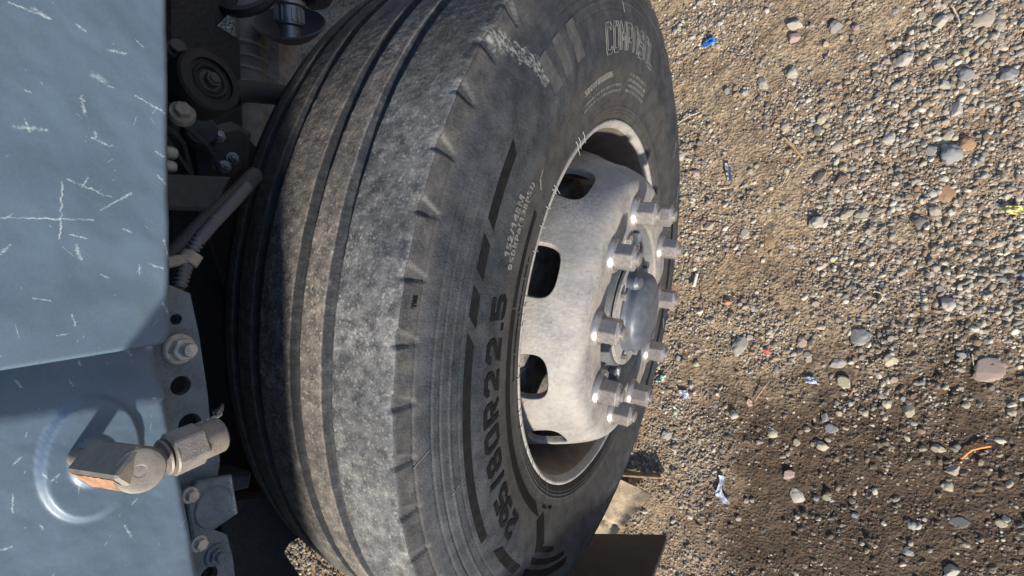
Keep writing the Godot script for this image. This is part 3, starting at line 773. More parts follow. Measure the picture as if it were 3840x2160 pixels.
func panel_paint() -> ImageTexture:      # blue grey paint with its scuffs; 0.40 m by 0.20 m of panel
	var W := 2048
	var H := 1024
	var a := field(91, 0.010, 4, 512)
	var b := field(93, 0.09, 3, 512)
	var d := PackedByteArray()
	d.resize(W * H * 3)
	for y in H:
		for x in W:
			var i := (y * 512 / 1024 % 512) * 512 + (x / 2) % 512
			var t := 1.0 + 0.17 * (a[i] / 255.0 - 0.5) + 0.16 * (b[((y % 512) * 512) + x % 512] / 255.0 - 0.5)
			var q := (y * W + x) * 3
			d[q] = int(255.0 * pow(0.086 * t, 0.4545)); d[q + 1] = int(255.0 * pow(0.133 * t, 0.4545)); d[q + 2] = int(255.0 * pow(0.182 * t, 0.4545))
	var im := Image.create_from_data(W, H, false, Image.FORMAT_RGB8, d)
	var r := RandomNumberGenerator.new()
	r.seed = 17
	var lines := []
	lines.append_array(SCRATCHES)
	for k in 110:
		var x := r.randf_range(-0.16, 0.22)
		var y := 1.168 + 0.085 * pow(r.randf(), 1.6)
		var an := r.randf_range(-0.9, 0.9) + (PI if r.randf() < 0.5 else 0.0)
		var l := 0.0004 + 0.0065 * pow(r.randf(), 3.5)
		lines.append([x, y, x + l * cos(an), y + l * sin(an), 0.15 + 0.6 * pow(r.randf(), 2.0)])
	for s in lines:
		var p0 := Vector2((s[0] + 0.18) / 0.40 * W, (1.33 - s[1]) / 0.20 * H)
		var p1 := Vector2((s[2] + 0.18) / 0.40 * W, (1.33 - s[3]) / 0.20 * H)
		var w: float = s[4] * 5.12 * 0.5
		var n := int(p0.distance_to(p1) * 1.5) + 2
		for i in n:
			var t := float(i) / (n - 1)
			var c := p0.lerp(p1, t) + Vector2(noise.get_noise_2d(t * 7.0, s[0] * 900.0), noise.get_noise_2d(s[1] * 900.0, t * 7.0)) * w * 1.2
			var ww := w * (0.35 + 0.65 * absf(noise.get_noise_2d(t * 13.0 + s[0] * 300.0, 4.0)) * 1.9) * (1.0 - 0.5 * absf(t - 0.6))
			for q in int(3 + ww * 2.5):
				var o := Vector2.from_angle(r.randf() * TAU) * ww * sqrt(r.randf())
				var x := int(c.x + o.x)
				var y := int(c.y + o.y)
				if x < 0 or y < 0 or x >= W or y >= H: continue
				im.set_pixel(x, y, im.get_pixel(x, y).lerp(Color(0.78, 0.81, 0.79), r.randf_range(0.1, 0.62) * (0.75 if s[4] > 0.8 else 0.5) * (0.35 + 0.65 * absf(sin(t * 5.0 + s[1] * 700.0)))))
	# brownish dried dirt near the rear lower corner of the upper plate
	for k in 9000:
		var u := r.randfn(0.012, 0.012)
		var vv := r.randfn(1.183, 0.006)
		var x := int((u + 0.18) / 0.40 * W)
		var y := int((1.33 - vv) / 0.20 * H)
		if x < 0 or y < 0 or x >= W or y >= H: continue
		im.set_pixel(x, y, im.get_pixel(x, y).lerp(Color(0.40, 0.40, 0.40), 0.35))
	return ImageTexture.create_from_image(im)

func panel_uv(t: float, y: float) -> Vector2:
	return Vector2((t + 0.18) / 0.40, (1.33 - y) / 0.20)

func body() -> void:
	var pm := mat(Color(1, 1, 1), 0.5, 0.0)
	pm.albedo_texture = panel_paint()
	pm.clearcoat_enabled = true
	pm.clearcoat = 0.12
	pm.clearcoat_roughness = 0.35
	M.paint = pm
	# upper plate, standing proud with rolled edges
	var ts := span(0.0, 1.6, -0.01, 0.26, 0.0025, 0.06)
	ts[0] = 0.0
	for q in [0.0006, 0.0012, 0.0018]: ts.append(q)
	ts.sort()
	var ys := span(1.1722, 2.3, 1.17, 1.27, 0.0025, 0.06)
	for q in [0.0005, 0.001, 0.0017, 0.0033, 0.0042]: ys.append(1.1722 + q)
	ys.sort()
	var P := PackedVector3Array()
	var U := PackedVector2Array()
	for t in ts:
		for y in ys:
			var x0 := -0.077 * (y - 1.1722)
			var x := t + x0
			var lo := 1.1722 + 0.0015 * sin(clampf(t, 0.0, 0.3) * 9.0)
			var yy := y + (lo - 1.1722) * clampf(1.0 - (y - 1.1722) / 0.05, 0.0, 1.0)
			if t < 0.006: yy += (0.006 - t) * 0.6 * clampf(1.0 - (y - 1.1722) / 0.02, 0.0, 1.0)
			var l := -0.02 + 0.0016 * noise.get_noise_2d(t * 14.0, y * 14.0) * clampf(t / 0.02, 0.0, 1.0)
			var d0 := minf(t, 0.0022)
			l -= 0.0022 - sqrt(maxf(0.0, 0.0022 * 0.0022 - (0.0022 - d0) * (0.0022 - d0)))
			var d1 := minf(y - 1.1722, 0.005)
			l -= 0.005 - sqrt(maxf(0.0, 0.000025 - (0.005 - d1) * (0.005 - d1)))
			P.append(Vector3(x, yy, l)); U.append(panel_uv(x, yy))
	var m := MB.new()
	m.grid(P, ts.size(), ys.size(), false, false, PackedColorArray(), U)
	if m.n[m.n.size() / 2].z < 0.0:
		m = MB.new(); m.grid(P, ts.size(), ys.size(), true, false, PackedColorArray(), U)
	var nv := ys.size()
	var E := PackedVector3Array()
	var EU := PackedVector2Array()
	for j in nv:
		E.append(P[j]); E.append(P[j] + Vector3(0.0005, 0, -0.0105))
		EU.append(U[j]); EU.append(U[j])
	m.grid(E, nv, 2, true, false, PackedColorArray(), EU)
	E = PackedVector3Array(); EU = PackedVector2Array()
	for i in ts.size():
		E.append(P[i * nv]); E.append(P[i * nv] + Vector3(0, 0.001, -0.02))
		EU.append(U[i * nv]); EU.append(U[i * nv])
	m.grid(E, ts.size(), 2, false, false, PackedColorArray(), EU)
	put("side_panel", m, pm, truck).set_meta("label", "scratched blue grey upper panel with a rolled edge")
	# rear lower panel with the pressed band and the oval pad round the fitting
	ts = span(-2.5, 0.03, -0.19, 0.031, 0.00125, 0.06)
	ys = span(0.0, 1.13, -0.01, 0.10, 0.00125, 0.06)
	for q in [0.0004, 0.0008]: ys.append(q)
	ys.sort()
	P = PackedVector3Array(); U = PackedVector2Array()
	for t in ts:
		var low := 1.1748
		if t < -0.03: low = lerpf(1.1765, 1.1575, clampf((-0.03 - t) / 0.115, 0.0, 1.4) * (1.0 - 0.12 * clampf((-0.03 - t) / 0.115, 0.0, 1.4)) / 0.88)
		for h in ys:
			var y := low + h
			var l := -0.0195
			var edge := t + 0.0295 - 0.07 * (y - 1.176)        # start of the band
			l -= 0.0125 * smoothstep(-0.004, 0.020, edge)
			var e := Vector2((t + 0.0525) / 0.0295, (y - 1.2095) / 0.0203).length()
			l += 0.0028 * (1.0 - smoothstep(0.93, 1.06, e))
			var e2 := Vector2((t + 0.0545) / 0.011, (y - 1.2105) / 0.0085).length()
			l += 0.002 * (1.0 - smoothstep(0.85, 1.1, e2))
			l += 0.0011 * noise.get_noise_2d(t * 16.0 + 7.0, y * 16.0)
			var d1 := minf(h, 0.0045)
			l -= (0.0045 - sqrt(maxf(0.0, 0.0045 * 0.0045 - (0.0045 - d1) * (0.0045 - d1))))
			P.append(Vector3(t, y, l)); U.append(panel_uv(t, y))
	m = MB.new()
	m.grid(P, ts.size(), ys.size(), false, false, PackedColorArray(), U)
	if m.n[m.n.size() / 2].z < 0.0:
		m = MB.new(); m.grid(P, ts.size(), ys.size(), true, false, PackedColorArray(), U)
	E = PackedVector3Array(); EU = PackedVector2Array()
	nv = ys.size()
	for i in ts.size():
		E.append(P[i * nv]); E.append(P[i * nv] + Vector3(0, 0.001, -0.022))
		EU.append(U[i * nv]); EU.append(U[i * nv])
	m.grid(E, ts.size(), 2, false, false, PackedColorArray(), EU)
	put("lower_panel", m, pm, truck).set_meta("label", "blue grey rear panel with a pressed band and a round pad")
	# the rest of the body behind the skin
	m = MB.new()
	m.box(Vector3(4.0, 1.06, 2.3), Transform3D(Basis.IDENTITY, Vector3(-0.45, 1.79, -1.225)), 0.03)
	put("body_shell", m, M.frame, truck)
	# mud flap behind the wheel
	m = MB.new()
	var fb := Basis(Vector3(0.2245, 0, 0.9745), Vector3(0.025, 1, 0.06).normalized(), Vector3(0.9745, 0, -0.2245))
	var out := PackedVector2Array()
	var cr := 0.018
	for k in 7:
		var a := -PI / 2 + PI / 2 * k / 6
		out.append(Vector2(-cr + cr * cos(a), cr + cr * sin(a)))
	out.append(Vector2(0.0, 0.85)); out.append(Vector2(-0.42, 0.85)); out.append(Vector2(-0.42, 0.0))
	for k in range(1, 8): out.append(Vector2(lerpf(-0.42, -cr, k / 8.0), 0.0012 * sin(k * 0.9)))
	m.prism(out, -0.008, 0.0, Transform3D(fb, Vector3(-0.554, 0.1145, 0.0255)), 0.001)
	put("mud_flap", m, M.flap, truck).set_meta("label", "dark rubber mud flap with rounded corners")

func fastener(called: String, at: Vector3, dir: Vector3, rw: float, rh: float, hw: float, hh: float, hs: float, parent: Node, m1: Material) -> void:
	var x := along(dir, at, rng.randf())
	var m := MB.new()
	m.lathe([Vector2(0.0001, hw), Vector2(rw * 0.9, hw), Vector2(rw, hw * 0.6), Vector2(rw, -0.002)], 28, x)
	m.prism(hexa(rh, 0.05), hw - 0.001, hw + hh, x, rh * 0.08)
	if hs > 0.0: m.lathe([Vector2(0.0001, hw + hh + hs), Vector2(rh * 0.52, hw + hh + hs), Vector2(rh * 0.6, hw + hh + hs * 0.7), Vector2(rh * 0.6, hw + hh - 0.001)], 20, x)
	put(called, m, m1, parent)

func bracket() -> void:
	var o := CSGCombiner3D.new()
	o.name = "chassis_bracket"
	truck.add_child(o, true)
	o.material_override = M.plate
	var pg := CSGPolygon3D.new()
	pg.name = "bracket_plate"
	pg.polygon = BRACKET
	pg.depth = 0.006
	o.add_child(pg)
	o.position = Vector3(0, 0, -0.06)
	pg.material = M.plate
	var rr := [0.0035, 0.0062, 0.0072, 0.006]
	for i in HOLES.size():
		var cy := CSGCylinder3D.new()
		cy.name = "hole"
		cy.radius = rr[i]
		cy.height = 0.05
		cy.sides = 28
		cy.rotation.x = PI / 2
		cy.position = Vector3(HOLES[i].x, HOLES[i].y, 0)
		cy.operation = CSGShape3D.OPERATION_SUBTRACTION
		o.add_child(cy, true)
	o.set_meta("label", "drilled steel bracket plate under the panel edge")
	# added dark plate standing in for the darkness behind the bracket
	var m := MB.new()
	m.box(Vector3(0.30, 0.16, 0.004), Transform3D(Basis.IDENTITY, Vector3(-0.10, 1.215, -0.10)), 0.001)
	put("dark_backing", m, M.frame, truck)
	fastener("bracket_bolt", BOLTS[0] + Vector3(0, 0, 0.0005), Vector3(0, 0, 1), 0.0098, 0.0074, 0.003, 0.006, 0.006, truck, M.bolt)
	fastener("bracket_bolt", BOLTS[1] + Vector3(0, 0.002, 0), Vector3(0, 0, 1), 0.0050, 0.0036, 0.001, 0.004, 0.0, truck, M.bolt)
	fastener("bracket_bolt", BOLTS[2] + Vector3(0, 0.002, 0), Vector3(0, 0, 1), 0.0050, 0.0036, 0.001, 0.004, 0.0, truck, M.bolt)
	fastener("bracket_bolt", BOLTS[3], Vector3(0, 0, 1), 0.0072, 0.0050, 0.002, 0.003, 0.003, truck, M.plate)
	m = MB.new()
	m.prism(COVER, -0.0545, -0.050, Transform3D.IDENTITY, 0.0012)
	var cv := put("cover_plate", m, M.plate, truck)
	cv.set_meta("label", "six sided cover plate with a pressed round dome")
	m = MB.new()
	m.lathe([Vector2(0.0001, 0.0022), Vector2(0.0105, 0.0020), Vector2(0.0125, 0.0012), Vector2(0.0138, -0.0004)], 40, Transform3D(Basis.from_scale(Vector3(1.0, 0.92, 1)), Vector3(-0.1127, 1.1335, -0.050)))
	put("round_dome", m, M.plate, cv)
	# twisted wire through the lowest hole
	var pts := []
	var c := Curve3D.new()
	for p in WIRE: c.add_point(p + Vector3(0, 0, 0.004))
	for i in 41: pts.append(c.sample_baked(c.get_baked_length() * i / 40.0) + Vector3(cos(i * 1.4), sin(i * 1.4), 0.0) * 0.0008)
	m = MB.new()
	m.tube(pts, 0.0009, 6)
	put("lock_wire", m, M.bolt, truck)
	m = MB.new()
	m.tube([Vector3(-0.050, 1.1375, -0.043), Vector3(-0.0475, 1.1335, -0.041), Vector3(-0.0445, 1.1318, -0.042)], [0.0024, 0.002, 0.0008], 7)
	put("wire_knot", m, M.black, truck)

func elbow() -> void:
	var m := MB.new()
	var base := Vector3(-0.0495, 1.2165, 0.000)
	var tip := Vector3(-0.0492, 1.2108, 0.0300)
	var x := along(tip - base, base)
	var L := base.distance_to(tip)
	var sq := PackedVector2Array()
	for i in 4:
		for s in [-0.09, 0.09]: sq.append(Vector2.from_angle(TAU * i / 4 + s) * 0.0104)
	m.prism(sq, 0.0, L, x, 0.0012)
	var f := along(Vector3(0.12, 0.42, 0.9), tip + Vector3(-0.0005, -0.0004, -0.002))
	m.lathe([Vector2(0.0001, 0.0040), Vector2(0.0024, 0.0039), Vector2(0.0030, 0.0042), Vector2(0.0074, 0.0041), Vector2(0.0094, 0.0034), Vector2(0.0098, 0.002), Vector2(0.0096, -0.0045), Vector2(0.0075, -0.0065)], 40, f)
	m.tube([base + Vector3(0, 0.0, -0.022), base + Vector3(0, 0, 0.004)], 0.0042, 20)
	var e := put("pipe_elbow", m, M.brass, truck)
	e.set_meta("label", "weathered square bodied pipe elbow with a capped branch")
	m = MB.new()      # the rusty face towards the rear
	var r0 := x * Transform3D(Basis(Vector3(0, 0, 1), PI * 0.75), Vector3.ZERO)
	var P := PackedVector3Array()
	for i in 24:
		for j in 9:
			var w := lerpf(-0.0063, 0.0063, j / 8.0)
			var z := lerpf(0.0015, L * 0.93, i / 23.0)
			P.append(r0 * Vector3(0.0083 + 0.0003 * noise.get_noise_2d(z * 300.0, w * 300.0), w, z))
	m.grid(P, 24, 9)
	if m.n[60].dot(r0.basis.x) < 0.0:
		m = MB.new(); m.grid(P, 24, 9, true)
	put("rusty_face", m, M.rust, e)
	m = MB.new()
	var d := Vector3(0.0045, -0.0281, 0.0).normalized()
	m.tube([tip + Vector3(0, -0.003, -0.010), Vector3(-0.0503, 1.1999, 0.02), Vector3(-0.0496, 1.1946, 0.02)], [0.0062, 0.0056, 0.0056], 20)
	put("neck", m, M.brass, e)
	m = MB.new()
	for i in 2:
		m.lathe([Vector2(0.004, 0.0016), Vector2(0.0082 + i * 0.0012, 0.0014), Vector2(0.0088 + i * 0.0012, 0.0008), Vector2(0.0082 + i * 0.0012, 0.0), Vector2(0.004, -0.0002)], 28, along(d, Vector3(-0.0499, 1.1975 - i * 0.0024, 0.02)))
	put("sealing_ring", m, M.brass, e)
	m = MB.new()
	m.prism(hexa(0.0106, 0.06), 0.0, 0.0142, along(d, Vector3(-0.0494, 1.1944, 0.02), 0.25), 0.0009)
	put("hex_nut", m, M.chrome.duplicate(), e).material_override.roughness = 0.45
	m = MB.new()
	m.lathe([Vector2(0.0092, -0.001), Vector2(0.0092, 0.0095), Vector2(0.0086, 0.0104), Vector2(0.0060, 0.0108), Vector2(0.0058, 0.004), Vector2(0.0001, 0.004)], 32, along(d, Vector3(-0.0471, 1.1805, 0.02)))
	put("end_cap", m, M.brass, e)

func curve(pts: Array, k: int, sm := 0.22) -> Array:
	var c := Curve3D.new()
	for i in pts.size():
		var tg: Vector3 = (pts[mini(i + 1, pts.size() - 1)] - pts[maxi(i - 1, 0)]) * sm
		c.add_point(pts[i], -tg, tg)
	var o := []
	for i in k + 1: o.append(c.sample_baked(c.get_baked_length() * i / k))
	return o

func underside() -> void:
	var m := MB.new()
	m.prism(FRAME, -0.03, 0.0, Transform3D(Basis.IDENTITY, Vector3(0, 0, -0.42)), 0.002)  # dark plate added to cover the unlit gap; the box is the rail
	m.box(Vector3(3.6, 0.30, 0.03), Transform3D(Basis.IDENTITY, Vector3(-0.45, 1.12, -0.435)), 0.003)
	put("chassis_frame", m, M.frame, truck)
	# rubber bushed link eye with its arm
	var ax := Vector3(0.12, -0.02, 0.98).normalized()
	var x := along(ax, EYE[0])
	m = MB.new()
	m.lathe([Vector2(0.021, 0.016), Vector2(0.028, 0.0155), Vector2(0.030, 0.013), Vector2(0.031, 0.0), Vector2(0.030, -0.015), Vector2(0.027, -0.019)], 48, x)
	m.tube(curve([EYE[0] - Vector3(0, 0.030, 0), EYE[1] - Vector3(0, 0.006, 0), EYE[2], EYE[2] + Vector3(0.004, -0.10, -0.02)], 12), 0.0115, 14)
	var le := put("link_eye", m, M.black, truck)
	le.set_meta("label", "round rubber bushed eye of a suspension link")
	m = MB.new()
	m.lathe([Vector2(0.0001, 0.012), Vector2(0.012, 0.012), Vector2(0.0135, 0.0145), Vector2(0.0155, 0.015), Vector2(0.017, 0.013), Vector2(0.0215, 0.0125)], 40, x)
	put("bushing", m, M.black, le)
	fastener("eye_bolt", EYE[0] + ax * 0.012, ax, 0.0105, 0.0072, 0.002, 0.006, 0.002, truck, M.hose)
	fastener("frame_bolt", EYE[3], Vector3(0.2, 0.35, 0.9), 0.0095, 0.0065, 0.005, 0.007, 0.0, truck, M.hose)
	fastener("frame_bolt", EYE[4], Vector3(0.2, 0.35, 0.9), 0.0115, 0.0070, 0.006, 0.007, 0.0, truck, M.axle)
	for i in 2:
		m = MB.new()
		m.tube([STUBS[i] + Vector3(0, 0.03, -0.002), STUBS[i], STUBS[i] - Vector3(0, 0.003, 0)], [0.0062, 0.0062, 0.005], 14)
		put("stud_end", m, M.steel, truck)
	m = MB.new()
	m.prism(MEMBER, -0.012, 0.0, Transform3D(Basis.IDENTITY, Vector3(0, 0, -0.20)), 0.003)
	put("cross_member", m, M.hose, truck)
	m = MB.new()
	m.prism(KNUCKLE, -0.05, 0.0, Transform3D(Basis.IDENTITY, Vector3(0, 0, -0.385)), 0.012)
	m.lathe([Vector2(0.0001, 0.02), Vector2(0.016, 0.018), Vector2(0.020, 0.0), Vector2(0.022, -0.02)], 24, along(Vector3(-0.2, 0.5, 1), STUBS[3]))
	put("steering_knuckle", m, M.hose, truck)
	for i in [2, 4, 5]: fastener("knuckle_bolt", STUBS[i] + Vector3(0, 0, 0.004), Vector3(0, 0.4, 1), 0.008, 0.006, 0.002, 0.008, 0.004, truck, M.steel)
	# hose and corrugated conduit
	m = MB.new()
	m.tube(curve(HOSE, 26), 0.0074, 14)
	put("rubber_hose", m, M.hose, truck)
	var cp := curve(CONDUIT, 420)
	var R := []
	for i in 421: R.append(0.0038 + 0.0010 * sin(TAU * i / 10.0))
	m = MB.new()
	m.tube(cp, R, 12)
	put("corrugated_conduit", m, M.conduit, truck)
	for q in [[0.012, 0.0028, -0.03], [-0.010, 0.0022, -0.05], [0.022, 0.0034, -0.09]]:
		m = MB.new()
		m.tube(curve([Vector3(0.30 + q[0], 1.16, -0.27 + q[2]), Vector3(0.225 + q[0], 1.06 + q[0], -0.26 + q[2]), Vector3(0.165 + q[0] * 2.0, 0.99, -0.27 + q[2]), Vector3(0.12, 0.93 + q[0], -0.30 + q[2]), Vector3(0.02, 0.90, -0.33 + q[2])], 30), q[1], 8)
		put("brake_line", m, M.hose, truck)
	m = MB.new()
	m.box(Vector3(0.007, 0.020, 0.012), Transform3D(Basis(Vector3(0, 0, 1), 0.25), CLAMP + Vector3(-0.0015, 0.004, 0.0)), 0.0015)
	m.lathe([Vector2(0.0046, 0.004), Vector2(0.0066, 0.004), Vector2(0.0066, -0.004), Vector2(0.0046, -0.004)], 20, along(Vector3(1, -0.55, 0.1), CLAMP + Vector3(0.001, -0.0065, 0.0005)))
	put("hose_clamp", m, M.axle, truck)
	# axle, rod with bellows, dished shield with a splined shaft
	m = MB.new()
	m.tube([AX[0] + Vector3(0.15, 0, 0), AX[0], AX[1], AX[1] - Vector3(0.1, 0, 0)], 0.026, 28)
	var rod := put("steering_rod", m, M.axle, truck)
	m = MB.new()
	for i in range(4, 8):
		m.lathe([Vector2(0.024, -0.0045), Vector2(0.0285, -0.002), Vector2(0.0295, 0.001), Vector2(0.024, 0.004)], 32, along(Vector3(1, 0.0, 0.12), AX[i]))
	put("bellows_ring", m, M.axle_pale, rod)
	m = MB.new()
	m.box(Vector3(0.75, 0.068, 0.10), Transform3D(Basis(Vector3(0, 1, 0), 0.0), Vector3(0.46, 0.716, -0.585)), 0.016)
	put("axle_beam", m, M.axle_pale, truck)
	var da := Vector3(0.62, 0.62, 0.48).normalized()
	x = along(da, DISH[0] - da * 0.02)
	m = MB.new()
	m.lathe([Vector2(0.014, -0.007), Vector2(0.031, -0.003), Vector2(0.046, 0.008), Vector2(0.056, 0.018), Vector2(0.0585, 0.0165), Vector2(0.057, 0.014), Vector2(0.046, 0.003), Vector2(0.031, -0.008), Vector2(0.014, -0.012)], 56, x)
	var dish := put("dished_shield", m, M.hose, truck)
	var sh := Vector3(0.95, 0.22, 0.22).normalized()
	x = along(sh, DISH[0] - sh * 0.035)
	m = MB.new()
	m.lathe([Vector2(0.017, 0.0), Vector2(0.017, 0.025), Vector2(0.022, 0.028), Vector2(0.022, 0.055), Vector2(0.026, 0.058), Vector2(0.026, 0.064), Vector2(0.02, 0.066), Vector2(0.02, 0.16)], 28, x)
	for k in 16:
		var a := TAU * k / 16
		m.box(Vector3(0.003, 0.0035, 0.022), x * Transform3D(Basis(Vector3(0, 0, 1), a), Vector3(cos(a), sin(a), 0) * 0.0225 + Vector3(0, 0, 0.042)), 0.0005)
	put("splined_shaft", m, M.steel, dish)
	m = MB.new()
	m.lathe([Vector2(0.0001, 0.035), Vector2(0.018, 0.031), Vector2(0.030, 0.018), Vector2(0.034, 0.0), Vector2(0.030, -0.03)], 28, along(Vector3(-0.6, -0.2, 0.5), DISH[3] + Vector3(0.02, 0.01, 0)))
	put("brake_chamber", m, M.hose, truck)
	m = MB.new()
	m.lathe([Vector2(0.030, -0.006), Vector2(0.040, -0.006), Vector2(0.043, 0.0), Vector2(0.040, 0.006), Vector2(0.030, 0.006)], 36, along(Vector3(0.5, 0.8, 0.4), DISH[4]))
	put("clamp_ring", m, M.black, truck)
	m = MB.new()
	m.prism(LOWBOX, -0.05, 0.0, Transform3D(Basis.IDENTITY, Vector3(0, 0, -0.30)), 0.004)
	put("support_block", m, M.hose, truck)
	m = MB.new()
	m.prism(LOWDARK, -0.03, 0.0, Transform3D(Basis.IDENTITY, Vector3(0, 0, -0.33)), 0.003)
	put("frame_gusset", m, M.frame, truck)

# ---------------------------------------------------------------- wheel (local: centre at the hub, z outward)
var SIDE := [Vector2(.298, -.008), Vector2(.300, -.003), Vector2(.306, .004), Vector2(.315, .008), Vector2(.33, .0105), Vector2(.35, .015), Vector2(.37, .019), Vector2(.39, .0215), Vector2(.41, .022), Vector2(.43, .0205), Vector2(.45, .017), Vector2(.47, .012), Vector2(.49, .005), Vector2(.503, .0012), Vector2(.511, -.001), Vector2(.513, -.002)]

func side_z(r: float) -> float:
	for i in range(1, SIDE.size() - 2):
		if r <= SIDE[i + 1].x or i == SIDE.size() - 3:
			var t := clampf((r - SIDE[i].x) / (SIDE[i + 1].x - SIDE[i].x), 0.0, 1.0)
			return cubic_interpolate_in_time(SIDE[i].y, SIDE[i + 1].y, SIDE[i - 1].y, SIDE[i + 2].y, t, SIDE[i + 1].x - SIDE[i].x, SIDE[i - 1].x - SIDE[i].x, SIDE[i + 2].x - SIDE[i].x)
	return 0.0

func side_detail(r: float) -> float:       # moulded rings on the sidewall
	var z := side_z(r)
	for q in [[0.4930, -0.0010, 0.0009], [0.4752, -0.0012, 0.0008], [0.4660, -0.0013, 0.0009], [0.4545, 0.0012, 0.0011], [0.4440, -0.0007, 0.0008], [0.3560, -0.0006, 0.0008], [0.3300, -0.0008, 0.001], [0.3190, 0.0011, 0.0012], [0.3140, 0.0011, 0.0010], [0.3095, 0.0010, 0.0010]]:
		z += q[1] * exp(-pow((r - q[0]) / q[2], 2.0))
	if r > 0.4660: z += 0.0008 * smoothstep(0.4660, 0.4672, r)
	return z

func crown(z: float) -> float:
	return 0.5205 - 0.0085 * pow((z + 0.124) / 0.1225, 2.0)

const GROOVES := [[-0.0672, -0.0800], [-0.1080, -0.1220], [-0.1700, -0.1830], [-0.2095, -0.2205]]

